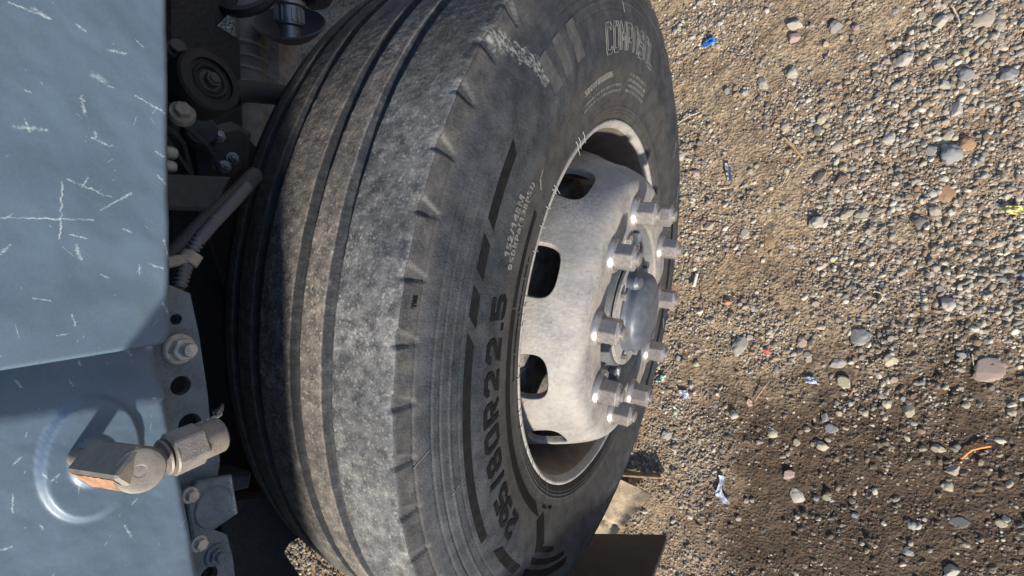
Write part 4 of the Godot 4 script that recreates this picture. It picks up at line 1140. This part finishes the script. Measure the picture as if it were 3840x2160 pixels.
func tyre() -> void:
	var th := PackedFloat32Array()
	var a := -180.0
	while a < 180.0:
		th.append(a)
		a += 0.2 if a > 40.0 and a < 145.0 else (0.5 if a > -150.0 else 1.0)
	th.append(180.0)
	# the profile: [radius, z, kind, along]  kind 0 sidewall, 1 tread rib, 2 groove, 3 inner sidewall
	var prof := []
	var r := 0.2985
	while r < 0.5108:
		prof.append([r, side_detail(r), 0, 0])
		r += 0.0011 if r < 0.325 or r > 0.44 else 0.0026
	for q in [[0.5113, -0.0011], [0.5121, -0.0024], [0.5127, -0.0050]]: prof.append([q[0], q[1], 1, 0])
	var z := -0.009
	for gi in 5:
		var zn: float = GROOVES[gi][0] if gi < 4 else -0.2400
		while z > zn + 0.004:
			prof.append([crown(z), z, 1, gi])
			z -= 0.0042
		if gi == 4: break
		var zf: float = GROOVES[gi][1]
		for q in [[zn + 0.0022, 0.0, 1], [zn + 0.0008, -0.0003, 1], [zn, -0.0014, 2], [zn - 0.0012, -0.0065, 2], [zn - 0.0030, -0.0092, 2], [zf + 0.0030, -0.0092, 2], [zf + 0.0012, -0.0065, 2], [zf, -0.0014, 2]]:
			prof.append([crown(q[0]) + q[1], q[0], q[2], gi])
		prof.append([crown(zf - 0.0008) - 0.0003, zf - 0.0008, 1, gi + 1])
		prof.append([crown(zf - 0.0022), zf - 0.0022, 1, gi + 1])
		z = zf - 0.0055
	for q in [[0.5118, -0.2425], [0.508, -0.2468], [0.503, -0.2490], [0.49, -0.2530], [0.47, -0.2600], [0.45, -0.265], [0.43, -0.2685], [0.41, -0.27], [0.39, -0.2695], [0.36, -0.266], [0.33, -0.258], [0.306, -0.252], [0.296, -0.243]]:
		prof.append([q[0], q[1], 3, 4])
	var P := PackedVector3Array()
	var C := PackedColorArray()
	for i in th.size():
		var t: float = th[i]
		var rad := deg_to_rad(t)
		var cs := cos(rad)
		var sn := sin(rad)
		var tn := t if t < 179.9 else -180.0
		var notch := fposmod(tn - 91.35 + 3.158, 6.3158) - 3.158
		var jit := [0.0, 0.0, 0.0, 0.0]
		for g in 4: jit[g] = 0.0011 * noise.get_noise_2d(cos(rad) * 9.0 + g * 30.0, sin(rad) * 9.0) + 0.0005 * noise.get_noise_2d(cos(rad) * 60.0, sin(rad) * 60.0 + g * 9.0)
		for q in prof:
			var rr: float = q[0]
			var zz: float = q[1]
			var kind: int = q[2]
			if kind == 1 or kind == 2:
				var gi: int = q[3]
				for g in 4:
					var w := 1.0 - absf(zz - (GROOVES[g][0] + GROOVES[g][1]) * 0.5) / 0.016
					if w > 0.0: zz += jit[g] * minf(1.0, w * 1.6)
				if kind == 1: rr += 0.0006 * noise.get_noise_3d(cs * 30.0, sn * 30.0, zz * 60.0)
			# scooped notches along the outer shoulder
			if rr > 0.484 and zz > -0.012:
				var s := clampf((0.512 - rr) / 0.024, 0.0, 1.0) if kind == 0 else 0.0
				var hw := lerpf(1.05, 0.3, s)
				var sk := notch - 0.5 * s
				var e := 1.0 - smoothstep(0.62, 1.0, absf(sk) / hw)
				if kind == 1: e *= clampf(1.0 - (-0.001 - zz) / 0.0085, 0.0, 1.0)
				e *= 1.0 - smoothstep(0.8, 1.0, s)
				zz -= 0.0034 * e * (1.0 - 0.55 * s)
				rr -= 0.0018 * e * (1.0 - s)
			var p := Vector3(rr * cs, rr * sn, zz)
			P.append(p)
			var lo := noise.get_noise_3d(p.x * 9.0, p.y * 9.0, p.z * 9.0)
			var hi := noise.get_noise_3d(p.x * 55.0, p.y * 55.0, p.z * 55.0)
			var c: Color
			if kind == 1:
				var d := clampf(0.5 + 0.7 * lo + 0.6 * hi, 0.0, 1.0)
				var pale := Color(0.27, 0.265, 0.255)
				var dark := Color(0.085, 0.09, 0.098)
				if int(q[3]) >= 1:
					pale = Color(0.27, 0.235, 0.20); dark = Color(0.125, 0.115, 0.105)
				if int(q[3]) >= 2:  # inner ribs painted darker for the shade beneath the panel
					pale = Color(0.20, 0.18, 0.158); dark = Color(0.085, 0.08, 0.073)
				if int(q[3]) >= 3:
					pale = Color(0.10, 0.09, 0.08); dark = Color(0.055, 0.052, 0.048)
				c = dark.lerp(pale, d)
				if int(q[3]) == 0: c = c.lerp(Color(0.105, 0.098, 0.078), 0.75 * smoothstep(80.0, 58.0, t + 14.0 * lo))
			elif kind == 2:
				c = Color(0.024, 0.028, 0.036).lerp(Color(0.070, 0.074, 0.082), clampf(0.25 + hi, 0.0, 1.0))
				if int(q[3]) >= 1: c = c * 0.5; c.a = 1.0  # inner grooves darkened further, their shade put into the colour
			elif kind == 3:
				c = Color(0.06, 0.058, 0.055)
			else:
				var sh := smoothstep(0.478, 0.497, rr)
				c = Color(0.023, 0.028, 0.036).lerp(Color(0.054, 0.058, 0.064), clampf(0.45 + 0.9 * lo + 0.5 * hi, 0.0, 1.0))
				c = c.lerp(Color(0.078, 0.075, 0.071), sh * clampf(0.65 + 0.7 * hi, 0.0, 1.0))
				c = c.lerp(Color(0.052, 0.050, 0.047), smoothstep(0.40, 0.36, rr) * 0.8)
				c = c.lerp(Color(0.045, 0.04, 0.035), smoothstep(0.313, 0.303, rr) * 0.6)
			# a pale scrape across the shoulder
			if kind < 2 and t > 48.0 and t < 63.0 and rr > 0.428:
				var cen := 55.5 + 3.0 * smoothstep(0.45, 0.515, rr) - 1.5 * smoothstep(0.47, 0.43, rr)
				var e := exp(-pow((t - cen) / 2.3, 2.0)) * (1.25 + 1.3 * noise.get_noise_2d(t * 2.6, rr * 60.0) + 0.9 * noise.get_noise_2d(t * 9.0 + rr * 200.0, rr * 160.0))
				if kind == 1: e *= smoothstep(-0.03, -0.004, zz)
				c = c.lerp(Color(0.42, 0.44, 0.40), clampf(e - 1.05, 0.0, 0.42))
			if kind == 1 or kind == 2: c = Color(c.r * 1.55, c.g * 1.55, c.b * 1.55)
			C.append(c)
	# the smooth sidewalls, then the worn tread band
	var k0 := 0
	while prof[k0][2] == 0: k0 += 1
	var k1 := k0
	while prof[k1][2] != 3: k1 += 1
	var cuts := [[0, k0], [k0 - 1, k1], [k1 - 1, prof.size() - 1]]
	var side := MB.new()
	var tread := MB.new()
	for ci in 3:
		var Q := PackedVector3Array()
		var D := PackedColorArray()
		for i in th.size():
			for j in range(cuts[ci][0], cuts[ci][1] + 1):
				Q.append(P[i * prof.size() + j]); D.append(C[i * prof.size() + j])
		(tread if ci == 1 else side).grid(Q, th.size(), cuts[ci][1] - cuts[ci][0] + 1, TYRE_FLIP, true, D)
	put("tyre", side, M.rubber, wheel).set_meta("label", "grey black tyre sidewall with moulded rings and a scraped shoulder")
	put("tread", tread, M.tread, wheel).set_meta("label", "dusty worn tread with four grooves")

func on_side(th0: float, r0: float, uv: Vector2, h: float) -> Vector3:
	var r := r0 + uv.y
	var a := deg_to_rad(th0) - uv.x / maxf(r, 0.1)
	return Vector3(r * cos(a), r * sin(a), side_detail(r) + h)

func ribbon(m: MB, pts: Array, w: float, closed: bool, th0: float, r0: float, h := 0.0009) -> void:
	var src := []
	var k := pts.size()
	for i in (k if closed else k - 1):       # cut long runs so that they follow the rubber
		var a: Vector2 = pts[i]
		var b: Vector2 = pts[(i + 1) % k]
		var n := maxi(1, int(ceil(a.distance_to(b) / 0.005)))
		for j in n: src.append(a.lerp(b, float(j) / n))
	if not closed: src.append(pts[k - 1])
	k = src.size()
	var A := []
	var B := []
	for i in k:
		var p: Vector2 = src[i]
		var d0: Vector2 = (p - src[(i + k - 1) % k]) if closed or i > 0 else (src[1] - p)
		var d1: Vector2 = (src[(i + 1) % k] - p) if closed or i < k - 1 else (p - src[k - 2])
		d0 = d0.normalized(); d1 = d1.normalized()
		var n0 := Vector2(-d0.y, d0.x)
		var mt := (n0 + Vector2(-d1.y, d1.x)).normalized()
		var o := mt * (w * 0.5 / maxf(mt.dot(n0), 0.45))
		A.append(p + o); B.append(p - o)
	for i in (k if closed else k - 1):
		var j := (i + 1) % k
		var q := [on_side(th0, r0, A[i], h), on_side(th0, r0, A[j], h), on_side(th0, r0, B[j], h), on_side(th0, r0, B[i], h)]
		var nn: Vector3 = (q[1] - q[0]).cross(q[2] - q[0]).normalized()
		if nn.z < 0.0: nn = -nn
		m.flat(q, nn)
		for e in [[A, 1.0], [B, -1.0]]:
			var p0 := on_side(th0, r0, e[0][i], h)
			var p1 := on_side(th0, r0, e[0][j], h)
			var dn := Vector3(0, 0, -h - 0.0008)
			var sn := (p1 - p0).cross(Vector3(0, 0, 1)).normalized()
			var mid: Vector3 = (q[0] + q[1] + q[2] + q[3]) * 0.25
			if sn.dot(p0 - mid) < 0.0: sn = -sn
			m.flat([p0, p1, p1 + dn, p0 + dn], sn)

const GLYPHS := {
	"2": [[false, [0.0, .70, 0.0, .85, .17, 1.0, .83, 1.0, 1.0, .85, 1.0, .64, .86, .50, .12, .20, 0.0, 0.0, 1.0, 0.0]]],
	"9": [[true, [.17, .46, 0.0, .60, 0.0, .86, .17, 1.0, .83, 1.0, 1.0, .86, 1.0, .46]], [false, [1.0, .31, 1.0, .14, .82, 0.0, .08, 0.0]]],
	"5": [[false, [1.0, 1.0, 0.0, 1.0, 0.0, .56, .82, .56, 1.0, .43, 1.0, .14, .83, 0.0, .17, 0.0, 0.0, .12, 0.0, .22]]],
	"8": [[true, [0.0, .15, 0.0, .38, .13, .49, .87, .49, 1.0, .38, 1.0, .15, .83, 0.0, .17, 0.0]], [false, [.07, .63, .07, .87, .22, 1.0, .78, 1.0, .93, .87, .93, .63]]],
	"0": [[true, [0.0, .15, 0.0, .85, .17, 1.0, .83, 1.0, 1.0, .85, 1.0, .15, .83, 0.0, .17, 0.0]]],
	"R": [[false, [0.0, -.13, 0.0, 1.0, .82, 1.0, 1.0, .86, 1.0, .60, .84, .46, .17, .46]], [false, [.52, .31, .98, -.13]]],
	"/": [[false, [0.1, -.13, .9, 1.13]]],
	".": [[false, [.5, -.13, .5, .13]]],
	"C": [[false, [1.0, .85, .83, 1.0, .17, 1.0, 0.0, .85, 0.0, .15, .17, 0.0, .83, 0.0, 1.0, .15]]],
	"O": [[false, [.5, 1.0, .17, 1.0, 0.0, .85, 0.0, .15, .17, 0.0, .83, 0.0, 1.0, .15, 1.0, .85, .83, 1.0, .6, 1.0]]],
	"M": [[false, [0.0, 0.0, 0.0, 1.0, .5, .45, 1.0, 1.0, 1.0, 0.0]]],
	"P": [[false, [0.0, 0.0, 0.0, 1.0, .83, 1.0, 1.0, .85, 1.0, .55, .83, .42, .3, .42]]],
	"A": [[false, [0.0, 0.0, 0.0, .8, .25, 1.0, .75, 1.0, 1.0, .8, 1.0, 0.0]]],
	"S": [[false, [1.0, .82, .83, 1.0, .17, 1.0, 0.0, .85, 0.0, .62, .15, .5, .85, .5, 1.0, .38, 1.0, .15, .83, 0.0, .17, 0.0, 0.0, .15]]],
	"L": [[false, [0.0, 1.0, 0.0, 0.0, 1.0, 0.0]]],
}

func glyph(ch: String, th0: float, rbase: float, w: float, h: float, sw: float, material: Material, outline := false) -> void:
	var m := MB.new()
	for s in GLYPHS[ch]:
		var pts := []
		for i in range(0, s[1].size(), 2): pts.append(Vector2((s[1][i] - 0.5) * w, s[1][i + 1] * h))
		if outline:
			for pl in Geometry2D.offset_polyline(PackedVector2Array(pts), sw * 0.5, Geometry2D.JOIN_MITER, Geometry2D.END_BUTT):
				var q := []
				for p in pl: q.append(p)
				ribbon(m, q, 0.0012, true, th0, rbase, 0.0007)
		else:
			ribbon(m, pts, sw, s[0], th0, rbase)
	put("tyre_letter", m, material, wheel)

func raised_text(text: String, th0: float, rbase: float, size: float, material: Material, called := "tyre_lettering", bold := true) -> void:
	var f := SystemFont.new()
	f.font_names = PackedStringArray(["Droid Sans"])
	f.font_weight = 700 if bold else 400
	var t := TextMesh.new()
	t.text = text
	t.font = f
	t.font_size = 32
	t.pixel_size = size / 23.0
	t.depth = 0.0012
	t.curve_step = 4.0
	t.horizontal_alignment = HORIZONTAL_ALIGNMENT_LEFT
	t.vertical_alignment = VERTICAL_ALIGNMENT_BOTTOM
	var a := t.get_mesh_arrays()
	var m := MB.new()
	var V: PackedVector3Array = a[Mesh.ARRAY_VERTEX]
	var N: PackedVector3Array = a[Mesh.ARRAY_NORMAL]
	var I: PackedInt32Array = a[Mesh.ARRAY_INDEX]
	for i in V.size():
		var p := on_side(th0, rbase, Vector2(V[i].x, V[i].y), V[i].z + 0.0002)
		var an := deg_to_rad(th0) - V[i].x / rbase
		var er := Vector3(cos(an), sin(an), 0)
		var et := Vector3(sin(an), -cos(an), 0)
		m.vert(p, (et * N[i].x + er * N[i].y + Vector3(0, 0, 1) * N[i].z).normalized(), Color(1, 1, 1))
	for i in range(0, I.size(), 3): m.face(I[i], I[i + 1], I[i + 2])
	put(called, m, material, wheel)

func arc_band(m: MB, ta: float, tb: float, ra: float, rb: float, tip_a := 0.0, tip_b := 0.0, h := 0.0007) -> void:
	# from angle ta down to tb; tips are pointed by that many degrees
	var P := PackedVector3Array()
	var n := maxi(6, int(absf(ta - tb) * 2.0))
	for i in n + 1:
		var f := float(i) / n
		for j in 5:
			var g := j / 4.0
			var r := lerpf(ra, rb, g)
			var a0 := ta - tip_a * (1.0 - g)
			var b0 := tb + tip_b * g
			P.append(on_side(lerpf(a0, b0, f), r, Vector2.ZERO, h))
	var b := m.v.size()
	m.grid(P, n + 1, 5)
	if m.n[b].z < 0.0:
		for q in range(b, m.v.size()): m.n[q] = -m.n[q]
		for q in range(0, m.ix.size(), 3):
			if m.ix[q] >= b:
				var s := m.ix[q + 1]
				m.ix[q + 1] = m.ix[q + 2]; m.ix[q + 2] = s
	for e in [0, 4]:
		var E := PackedVector3Array()
		for i in n + 1:
			E.append(P[i * 5 + e]); E.append(P[i * 5 + e] - Vector3(0, 0, h + 0.001))
		m.grid(E, n + 1, 2, e == 0)

func lettering() -> void:
	var word := ["2", "9", "5", "/", "8", "0", "R", "2", "2", ".", "5"]
	var at := [131.6, 127.0, 122.7, 118.3, 114.4, 109.5, 104.6, 99.6, 94.5, 91.1, 88.0]
	for i in word.size():
		var w: float = 0.0192
		if word[i] == "/": w = 0.010
		if word[i] == ".": w = 0.006
		glyph(word[i], at[i], 0.3775, w, 0.0255, 0.0069, M.letter)
	var name_ := "COMPASAL"
	for i in 8: glyph(name_[i], 29.0 - 3.92 * i, 0.3945, 0.0185, 0.032, 0.0055, M.mark, true)
	raised_text("152/148M", 80.6, 0.3865, 0.0105, M.mark)
	raised_text("950kPa(138PSI)", 82.2, 0.3735, 0.0098, M.mark)
	raised_text("TWI", 88.4, 0.4962, 0.0042, M.letter)
	raised_text("SAFETY WARNING", 41.6, 0.3585, 0.0085, M.mark)
	# print too fine to read: rows of small raised dashes
	for row in [[41.6, 18.5, .3500, .0042, 0], [41.6, 18.5, .3425, .0042, 0], [14.4, 0.5, .3655, .0044, 0], [14.4, 0.2, .3580, .0044, 0], [14.6, 0.0, .3505, .0044, 0], [14.8, -0.6, .3430, .0044, 0], [104.0, 78.0, .3245, .0036, 1], [151.5, 148.0, .3350, .0045, 1], [155.5, 152.5, .3330, .0045, 1]]:
		var m := MB.new()
		var a: float = row[0]
		while a > row[1]:
			var w := rng.randf_range(0.22, 0.75)
			arc_band(m, a, maxf(a - w, row[1]), row[2] - row[3] * 0.5, row[2] + row[3] * rng.randf_range(0.3, 0.5), 0.0, 0.0, 0.0006)
			a -= w + (0.18 if rng.randf() < 0.8 else 0.6)
		put("tyre_lettering", m, M.letter if row[4] else M.mark, wheel)
	# ribbed bands, the shade between their fine ribs put into a dark colour
	var bands := [[125.2, 91.2, .4385, .4280, 0.0, 1.8], [90.7, 85.3, .4392, .4280, 1.5, 1.3], [84.6, 78.9, .4392, .4278, 1.2, 1.2], [78.2, 66.0, .4392, .4278, 1.2, 1.2], [143.0, 88.6, .3510, .3370, -3.5, 0.2], [88.2, 70.0, .3500, .3385, 0.0, 0.0], [-58.0, -124.0, .3845, .3745, 0.0, 0.0]]
	for b in bands:
		var m := MB.new()
		arc_band(m, b[0], b[1], b[2], b[3], b[4], b[5])
		put("ribbed_band", m, M.letter, wheel)
	# the stepped blocks towards the rear, rib shade in their colour too
	var m2 := MB.new()
	ribbon(m2, [Vector2(0, 0), Vector2(-0.012, 0.019), Vector2(-0.0225, 0.0385)], 0.030, false, 147.6, 0.3500, 0.0007)
	put("ribbed_block", m2, M.letter, wheel)
	for b in [[160.0, 148.4, .3925, .3855, 0.0, 0.0], [168.0, 148.2, .4095, .4015, 0.0, 0.0], [171.0, 146.6, .4290, .4165, 0.0, 0.0], [143.5, 130.0, .4290, .4165, 2.0, 2.0]]:
		var m := MB.new()
		arc_band(m, b[0], b[1], b[2], b[3], b[4], b[5])
		put("ribbed_block", m, M.letter, wheel)
	# facets near the front and the thin moulding lines
	for f in [[44.8, 40.8], [49.6, 45.8], [54.2, 50.6]]:
		var m := MB.new()
		arc_band(m, f[0], f[1], .410, .455, 0.6, 1.4, 0.0008)
		put("moulded_facet", m, M.faint, wheel)
	for l in [[[20.5, .472], [20.0, .441]], [[-36.0, .418], [-39.0, .395]], [[-52.0, .425], [-56.0, .404]], [[-64.0, .372], [-62.0, .352]], [[-80.0, .405], [-84.0, .388]], [[-96.0, .392], [-99.0, .410]], [[-108.0, .384], [-110.5, .395]], [[70.5, .375], [68.0, .366]], [[66.0, .352], [65.2, .366], [63.5, .369]], [[105.5, .494], [104.2, .478]], [[112.2, .458], [111.5, .448]]]:
		var m := MB.new()
		for i in l.size() - 1:
			var p := []
			for k in 7: p.append(on_side(lerpf(l[i][0], l[i + 1][0], k / 6.0), lerpf(l[i][1], l[i + 1][1], k / 6.0), Vector2.ZERO, 0.0004))
			m.tube(p, 0.0007, 5)
		put("moulding_line", m, M.mark, wheel)
	# rubber hairs over the rim edge
	for h in [92.2, 88.0, 76.3, 70.6, 66.0, 61.5, 60.4, 46.2, 44.5, 41.8, 104.0, 112.5, 117.0, 126.0, 133.0, 141.0, 149.0]:
		var m := MB.new()
		var a := deg_to_rad(h)
		var a2 := a - 0.012 + rng.randf_range(-0.006, 0.006)
		var ln := rng.randf_range(0.010, 0.021)
		m.tube([Vector3(cos(a) * 0.3175, sin(a) * 0.3175, side_z(0.3175)), Vector3(cos(a) * 0.312, sin(a) * 0.312, side_z(0.312) + 0.003), Vector3(cos(a2) * (0.313 - ln * 0.6), sin(a2) * (0.313 - ln * 0.6), 0.0075), Vector3(cos(a2) * (0.313 - ln), sin(a2) * (0.313 - ln), 0.0085)], [0.00055, 0.0005, 0.00045, 0.0003], 5)
		put("rubber_hair", m, M.hair if h > 80.0 else M.pale_hair, wheel)

var DISC := [Vector2(.1405, .040), Vector2(.1412, .0465), Vector2(.1435, .0494), Vector2(.150, .0500), Vector2(.175, .0500), Vector2(.194, .0500), Vector2(.2035, .0486), Vector2(.2115, .0447), Vector2(.2180, .0380), Vector2(.2235, .0292), Vector2(.2285, .0190), Vector2(.2340, .0060), Vector2(.2395, -.0090), Vector2(.2450, -.0260), Vector2(.2505, -.0440), Vector2(.2560, -.0620), Vector2(.2620, -.0800), Vector2(.2690, -.0980)]

func disc_at(s: float) -> Vector2:      # s counts the points of the outline
	var i := clampi(int(s), 0, DISC.size() - 2)
	var t := s - i
	return DISC[i].cubic_interpolate(DISC[i + 1], DISC[maxi(i - 1, 0)], DISC[mini(i + 2, DISC.size() - 1)], t)

func disc_pos(s: float, a: float, inward := 0.0) -> Vector3:
	var q := disc_at(s)
	if inward != 0.0:
		var d := (disc_at(s + 0.05) - disc_at(s - 0.05)).normalized()
		q -= Vector2(-d.y, d.x) * inward
	return Vector3(q.x * cos(a), q.x * sin(a), q.y)

func rim() -> void:
	var m := MB.new()
	m.lathe([Vector2(.300, -.016), Vector2(.3022, -.008), Vector2(.3028, -.002), Vector2(.3015, .0022), Vector2(.2985, .0038), Vector2(.2950, .0022), Vector2(.2920, -.0020), Vector2(.2895, -.008)], 240, Transform3D.IDENTITY, true, 2.0)
	put("rim", m, M.rim, wheel).set_meta("label", "dusty grey painted steel rim flange")
	m = MB.new()
	m.lathe([Vector2(.2895, -.008), Vector2(.2875, -.014), Vector2(.2862, -.022), Vector2(.2840, -.034), Vector2(.2800, -.050), Vector2(.2745, -.072), Vector2(.2700, -.096), Vector2(.2690, -.130), Vector2(.2690, -.235), Vector2(.296, -.250), Vector2(.304, -.256), Vector2(.304, -.240)], 180, Transform3D.IDENTITY, true, 2.0)
	put("rim_barrel", m, M.rim_in, wheel).set_meta("label", "brown dirty inside of the rim")
	m = MB.new()
	var sa := 10.0
	var sb := 15.0
	for rg in [[0.0, sa], [sb, 17.0]]:
		var P := PackedVector3Array()
		var k := 40 if rg[0] == 0.0 else 10
		for i in 361:
			for j in k + 1: P.append(disc_pos(lerpf(rg[0], rg[1], float(j) / k), TAU * (i % 360) / 360.0))
		m.grid(P, 361, k + 1, false, true)
		if rg[0] == 0.0 and m.n[20].z < 0.0:
			m = MB.new()
			m.grid(P, 361, k + 1, true, true)
	var flip := m.n[20].z > 0.0
	var hc := 12.35          # hole centre and half lengths, in outline points and radians
	var hs := 1.6
	var ha := 0.158
	for sec in 10:
		var a0 := deg_to_rad(41.5 + 36.0 * sec)
		var per := []
		var n := 18
		for e in 4:
			for i in n:
				var f := float(i) / n
				if e == 0: per.append(Vector2(lerpf(-1, 1, f), -1))
				if e == 1: per.append(Vector2(1, lerpf(-1, 1, f)))
				if e == 2: per.append(Vector2(lerpf(1, -1, f), 1))
				if e == 3: per.append(Vector2(-1, lerpf(1, -1, f)))
		per.append(per[0])
		var P := PackedVector3Array()
		var rings := 12
		for q in per:
			var rect := Vector2(q.x * PI / 10.0, lerpf(sa, sb, (q.y + 1.0) * 0.5))
			var pn := pow(pow(absf(q.x), 2.7) + pow(absf(q.y), 2.7), 1.0 / 2.7)
			var el := Vector2(q.x / pn * ha, hc + q.y / pn * hs)
			P.append(disc_pos(el.y, a0 + el.x * 0.955, 0.011))
			P.append(disc_pos(hc + (el.y - hc) * 0.955, a0 + el.x * 0.955, 0.0045))
			P.append(disc_pos(hc + (el.y - hc) * 0.96, a0 + el.x * 0.96, 0.0016))
			P.append(disc_pos(hc + (el.y - hc) * 0.98, a0 + el.x * 0.98, 0.0004))
			for k in rings + 1:
				var u := el.lerp(rect, pow(float(k) / rings, 1.3))
				P.append(disc_pos(u.y, a0 + u.x))
		var nv := rings + 5
		var b := m.v.size()
		m.grid(P, per.size(), nv, false, true)
		var sample := b + 6 * nv + nv - 2
		var rad := Vector3(m.v[sample].x, m.v[sample].y, 0.05)
		if m.n[sample].dot(rad) < 0.0:
			for q in range(b, m.v.size()): m.n[q] = -m.n[q]
			for q in range(0, m.ix.size(), 3):
				if m.ix[q] >= b:
					var t := m.ix[q + 1]
					m.ix[q + 1] = m.ix[q + 2]; m.ix[q + 2] = t
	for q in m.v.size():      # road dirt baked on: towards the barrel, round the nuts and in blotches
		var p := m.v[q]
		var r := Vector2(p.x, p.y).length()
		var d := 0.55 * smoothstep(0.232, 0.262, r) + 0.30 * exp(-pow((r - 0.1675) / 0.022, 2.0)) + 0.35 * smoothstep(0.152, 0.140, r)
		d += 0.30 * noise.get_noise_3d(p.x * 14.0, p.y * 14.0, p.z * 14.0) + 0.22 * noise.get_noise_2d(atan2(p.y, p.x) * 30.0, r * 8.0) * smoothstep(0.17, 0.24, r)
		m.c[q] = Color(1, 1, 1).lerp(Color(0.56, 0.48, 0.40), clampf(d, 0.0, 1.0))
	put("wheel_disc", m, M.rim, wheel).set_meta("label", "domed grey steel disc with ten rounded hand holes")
	m = MB.new()
	m.lathe([Vector2(0.12, -0.045), Vector2(0.200, -0.046), Vector2(0.2085, -0.052), Vector2(0.210, -0.075), Vector2(0.213, -0.10), Vector2(0.2145, -0.26), Vector2(0.10, -0.262)], 96, Transform3D.IDENTITY)
	put("brake_drum", m, surf(mat(Color(0.25, 0.215, 0.19), 0.85, 0.2), M.stone.albedo_texture, null, 0.1), wheel)

func hub() -> void:
	var m := MB.new()
	m.lathe([Vector2(0.1402, 0.044), Vector2(0.1395, 0.022), Vector2(0.128, 0.020), Vector2(0.103, 0.020), Vector2(0.0985, 0.024), Vector2(0.0955, 0.043), Vector2(0.060, 0.044)], 96, Transform3D.IDENTITY, false, 0.6)
	for k in 10:      # cast ribs between the studs
		m.box(Vector3(0.026, 0.014, 0.018), Transform3D(Basis(Vector3(0, 0, 1), deg_to_rad(18 + 36 * k)), Vector3.ZERO) * Transform3D(Basis.IDENTITY, Vector3(0.123, 0, 0.026)), 0.003)
	put("hub", m, M.steel, wheel)
	m = MB.new()
	m.lathe([Vector2(0.050, 0.0515), Vector2(0.0905, 0.0512), Vector2(0.0918, 0.0504), Vector2(0.0918, 0.0462), Vector2(0.0905, 0.0455), Vector2(0.06, 0.0450)], 96, Transform3D.IDENTITY, false, 0.6)
	put("hub_flange", m, M.rim, wheel)
	var P := PackedVector3Array()
	var prof := [Vector2(0.0694, 0.0518), Vector2(0.0694, 0.0545), Vector2(0.0679, 0.0565), Vector2(0.0660, 0.0592), Vector2(0.0654, 0.0640), Vector2(0.0644, 0.0694), Vector2(0.0611, 0.0745), Vector2(0.0553, 0.0787), Vector2(0.0466, 0.0819), Vector2(0.0359, 0.0838), Vector2(0.0243, 0.0849), Vector2(0.0116, 0.0854), Vector2(0.0001, 0.0855)]
	for i in 97:
		for j in 37:
			var s := j / 36.0 * (prof.size() - 1)
			var k := mini(int(s), prof.size() - 2)
			var q: Vector2 = prof[k].cubic_interpolate(prof[k + 1], prof[maxi(k - 1, 0)], prof[mini(k + 2, prof.size() - 1)], s - k)
			var a := TAU * (i % 96) / 96.0
			var p := Vector3(q.x * cos(a), q.x * sin(a), q.y)
			if j > 8: p.z -= 0.0022 * maxf(0.0, noise.get_noise_3d(p.x * 26.0 + 4.0, p.y * 26.0, p.z * 26.0))
			P.append(p)
	m = MB.new()
	m.grid(P, 97, 37, false, true)
	if m.n[97 * 18].z < 0.0:
		m = MB.new()
		m.grid(P, 97, 37, true, true)
	put("hub_cap", m, M.cap, wheel).set_meta("label", "dark dented domed hub cap")
	m = MB.new()
	m.lathe([Vector2(0.0001, 0.022), Vector2(0.008, 0.0205), Vector2(0.0125, 0.015), Vector2(0.014, 0.0)], 24, Transform3D(Basis(Vector3(1, 0, 0), -0.25), Vector3(0.048, 0.048, 0.052)))  # small rounded knob beside the cap
	put("small_knob", m, M.cap, wheel)
	var hex := MB.new()
	hex.prism(hexa(0.0082, 0.06), 0.0, 0.011, Transform3D.IDENTITY, 0.0012)
	var hm := hex.mesh()
	for k in 10:
		var a := deg_to_rad(12.0 + 36.0 * k)
		var o := put("hub_bolt", hm, M.chrome, wheel, Vector3(cos(a) * 0.1165, sin(a) * 0.1165, 0.0215 if k % 2 else 0.028))
		o.rotation.z = a * 3.1
	var small := MB.new()
	small.prism(hexa(0.0066, 0.06), 0.0, 0.0085, Transform3D.IDENTITY, 0.001)
	var sm := small.mesh()
	for k in 8:
		var a := deg_to_rad(27.0 + 45.0 * k)
		var o := put("flange_bolt", sm, M.chrome, wheel, Vector3(cos(a) * 0.0815, sin(a) * 0.0815, 0.0514))
		o.rotation.z = a * 1.7
	# ten wheel nuts on their studs
	var nut := MB.new()
	nut.prism(hexa(0.0188, 0.05), 0.0075, 0.0335, Transform3D.IDENTITY, 0.0018)
	nut.lathe([Vector2(0.0098, 0.0362), Vector2(0.0120, 0.0360), Vector2(0.0150, 0.0334)], 36)
	nut.lathe([Vector2(0.0115, 0.0082), Vector2(0.0192, 0.0086), Vector2(0.0222, 0.0078), Vector2(0.0243, 0.0045), Vector2(0.0252, 0.0018), Vector2(0.0252, -0.0005)], 48)
	nut.lathe([Vector2(0.0001, 0.0405), Vector2(0.0078, 0.0404), Vector2(0.0092, 0.0392), Vector2(0.0094, 0.0340)], 24)
	var nm := nut.mesh()
	for k in 10:
		var a := 1.0509 + TAU * k / 10.0
		var o := put("wheel_nut", nm, M.chrome, wheel, Vector3(cos(a) * 0.1675, sin(a) * 0.1675, 0.0502))
		o.rotation.z = [0.35, 0.62, 0.2, 0.48, 0.9, 0.12, 0.75, 0.4, 0.05, 0.55][k]
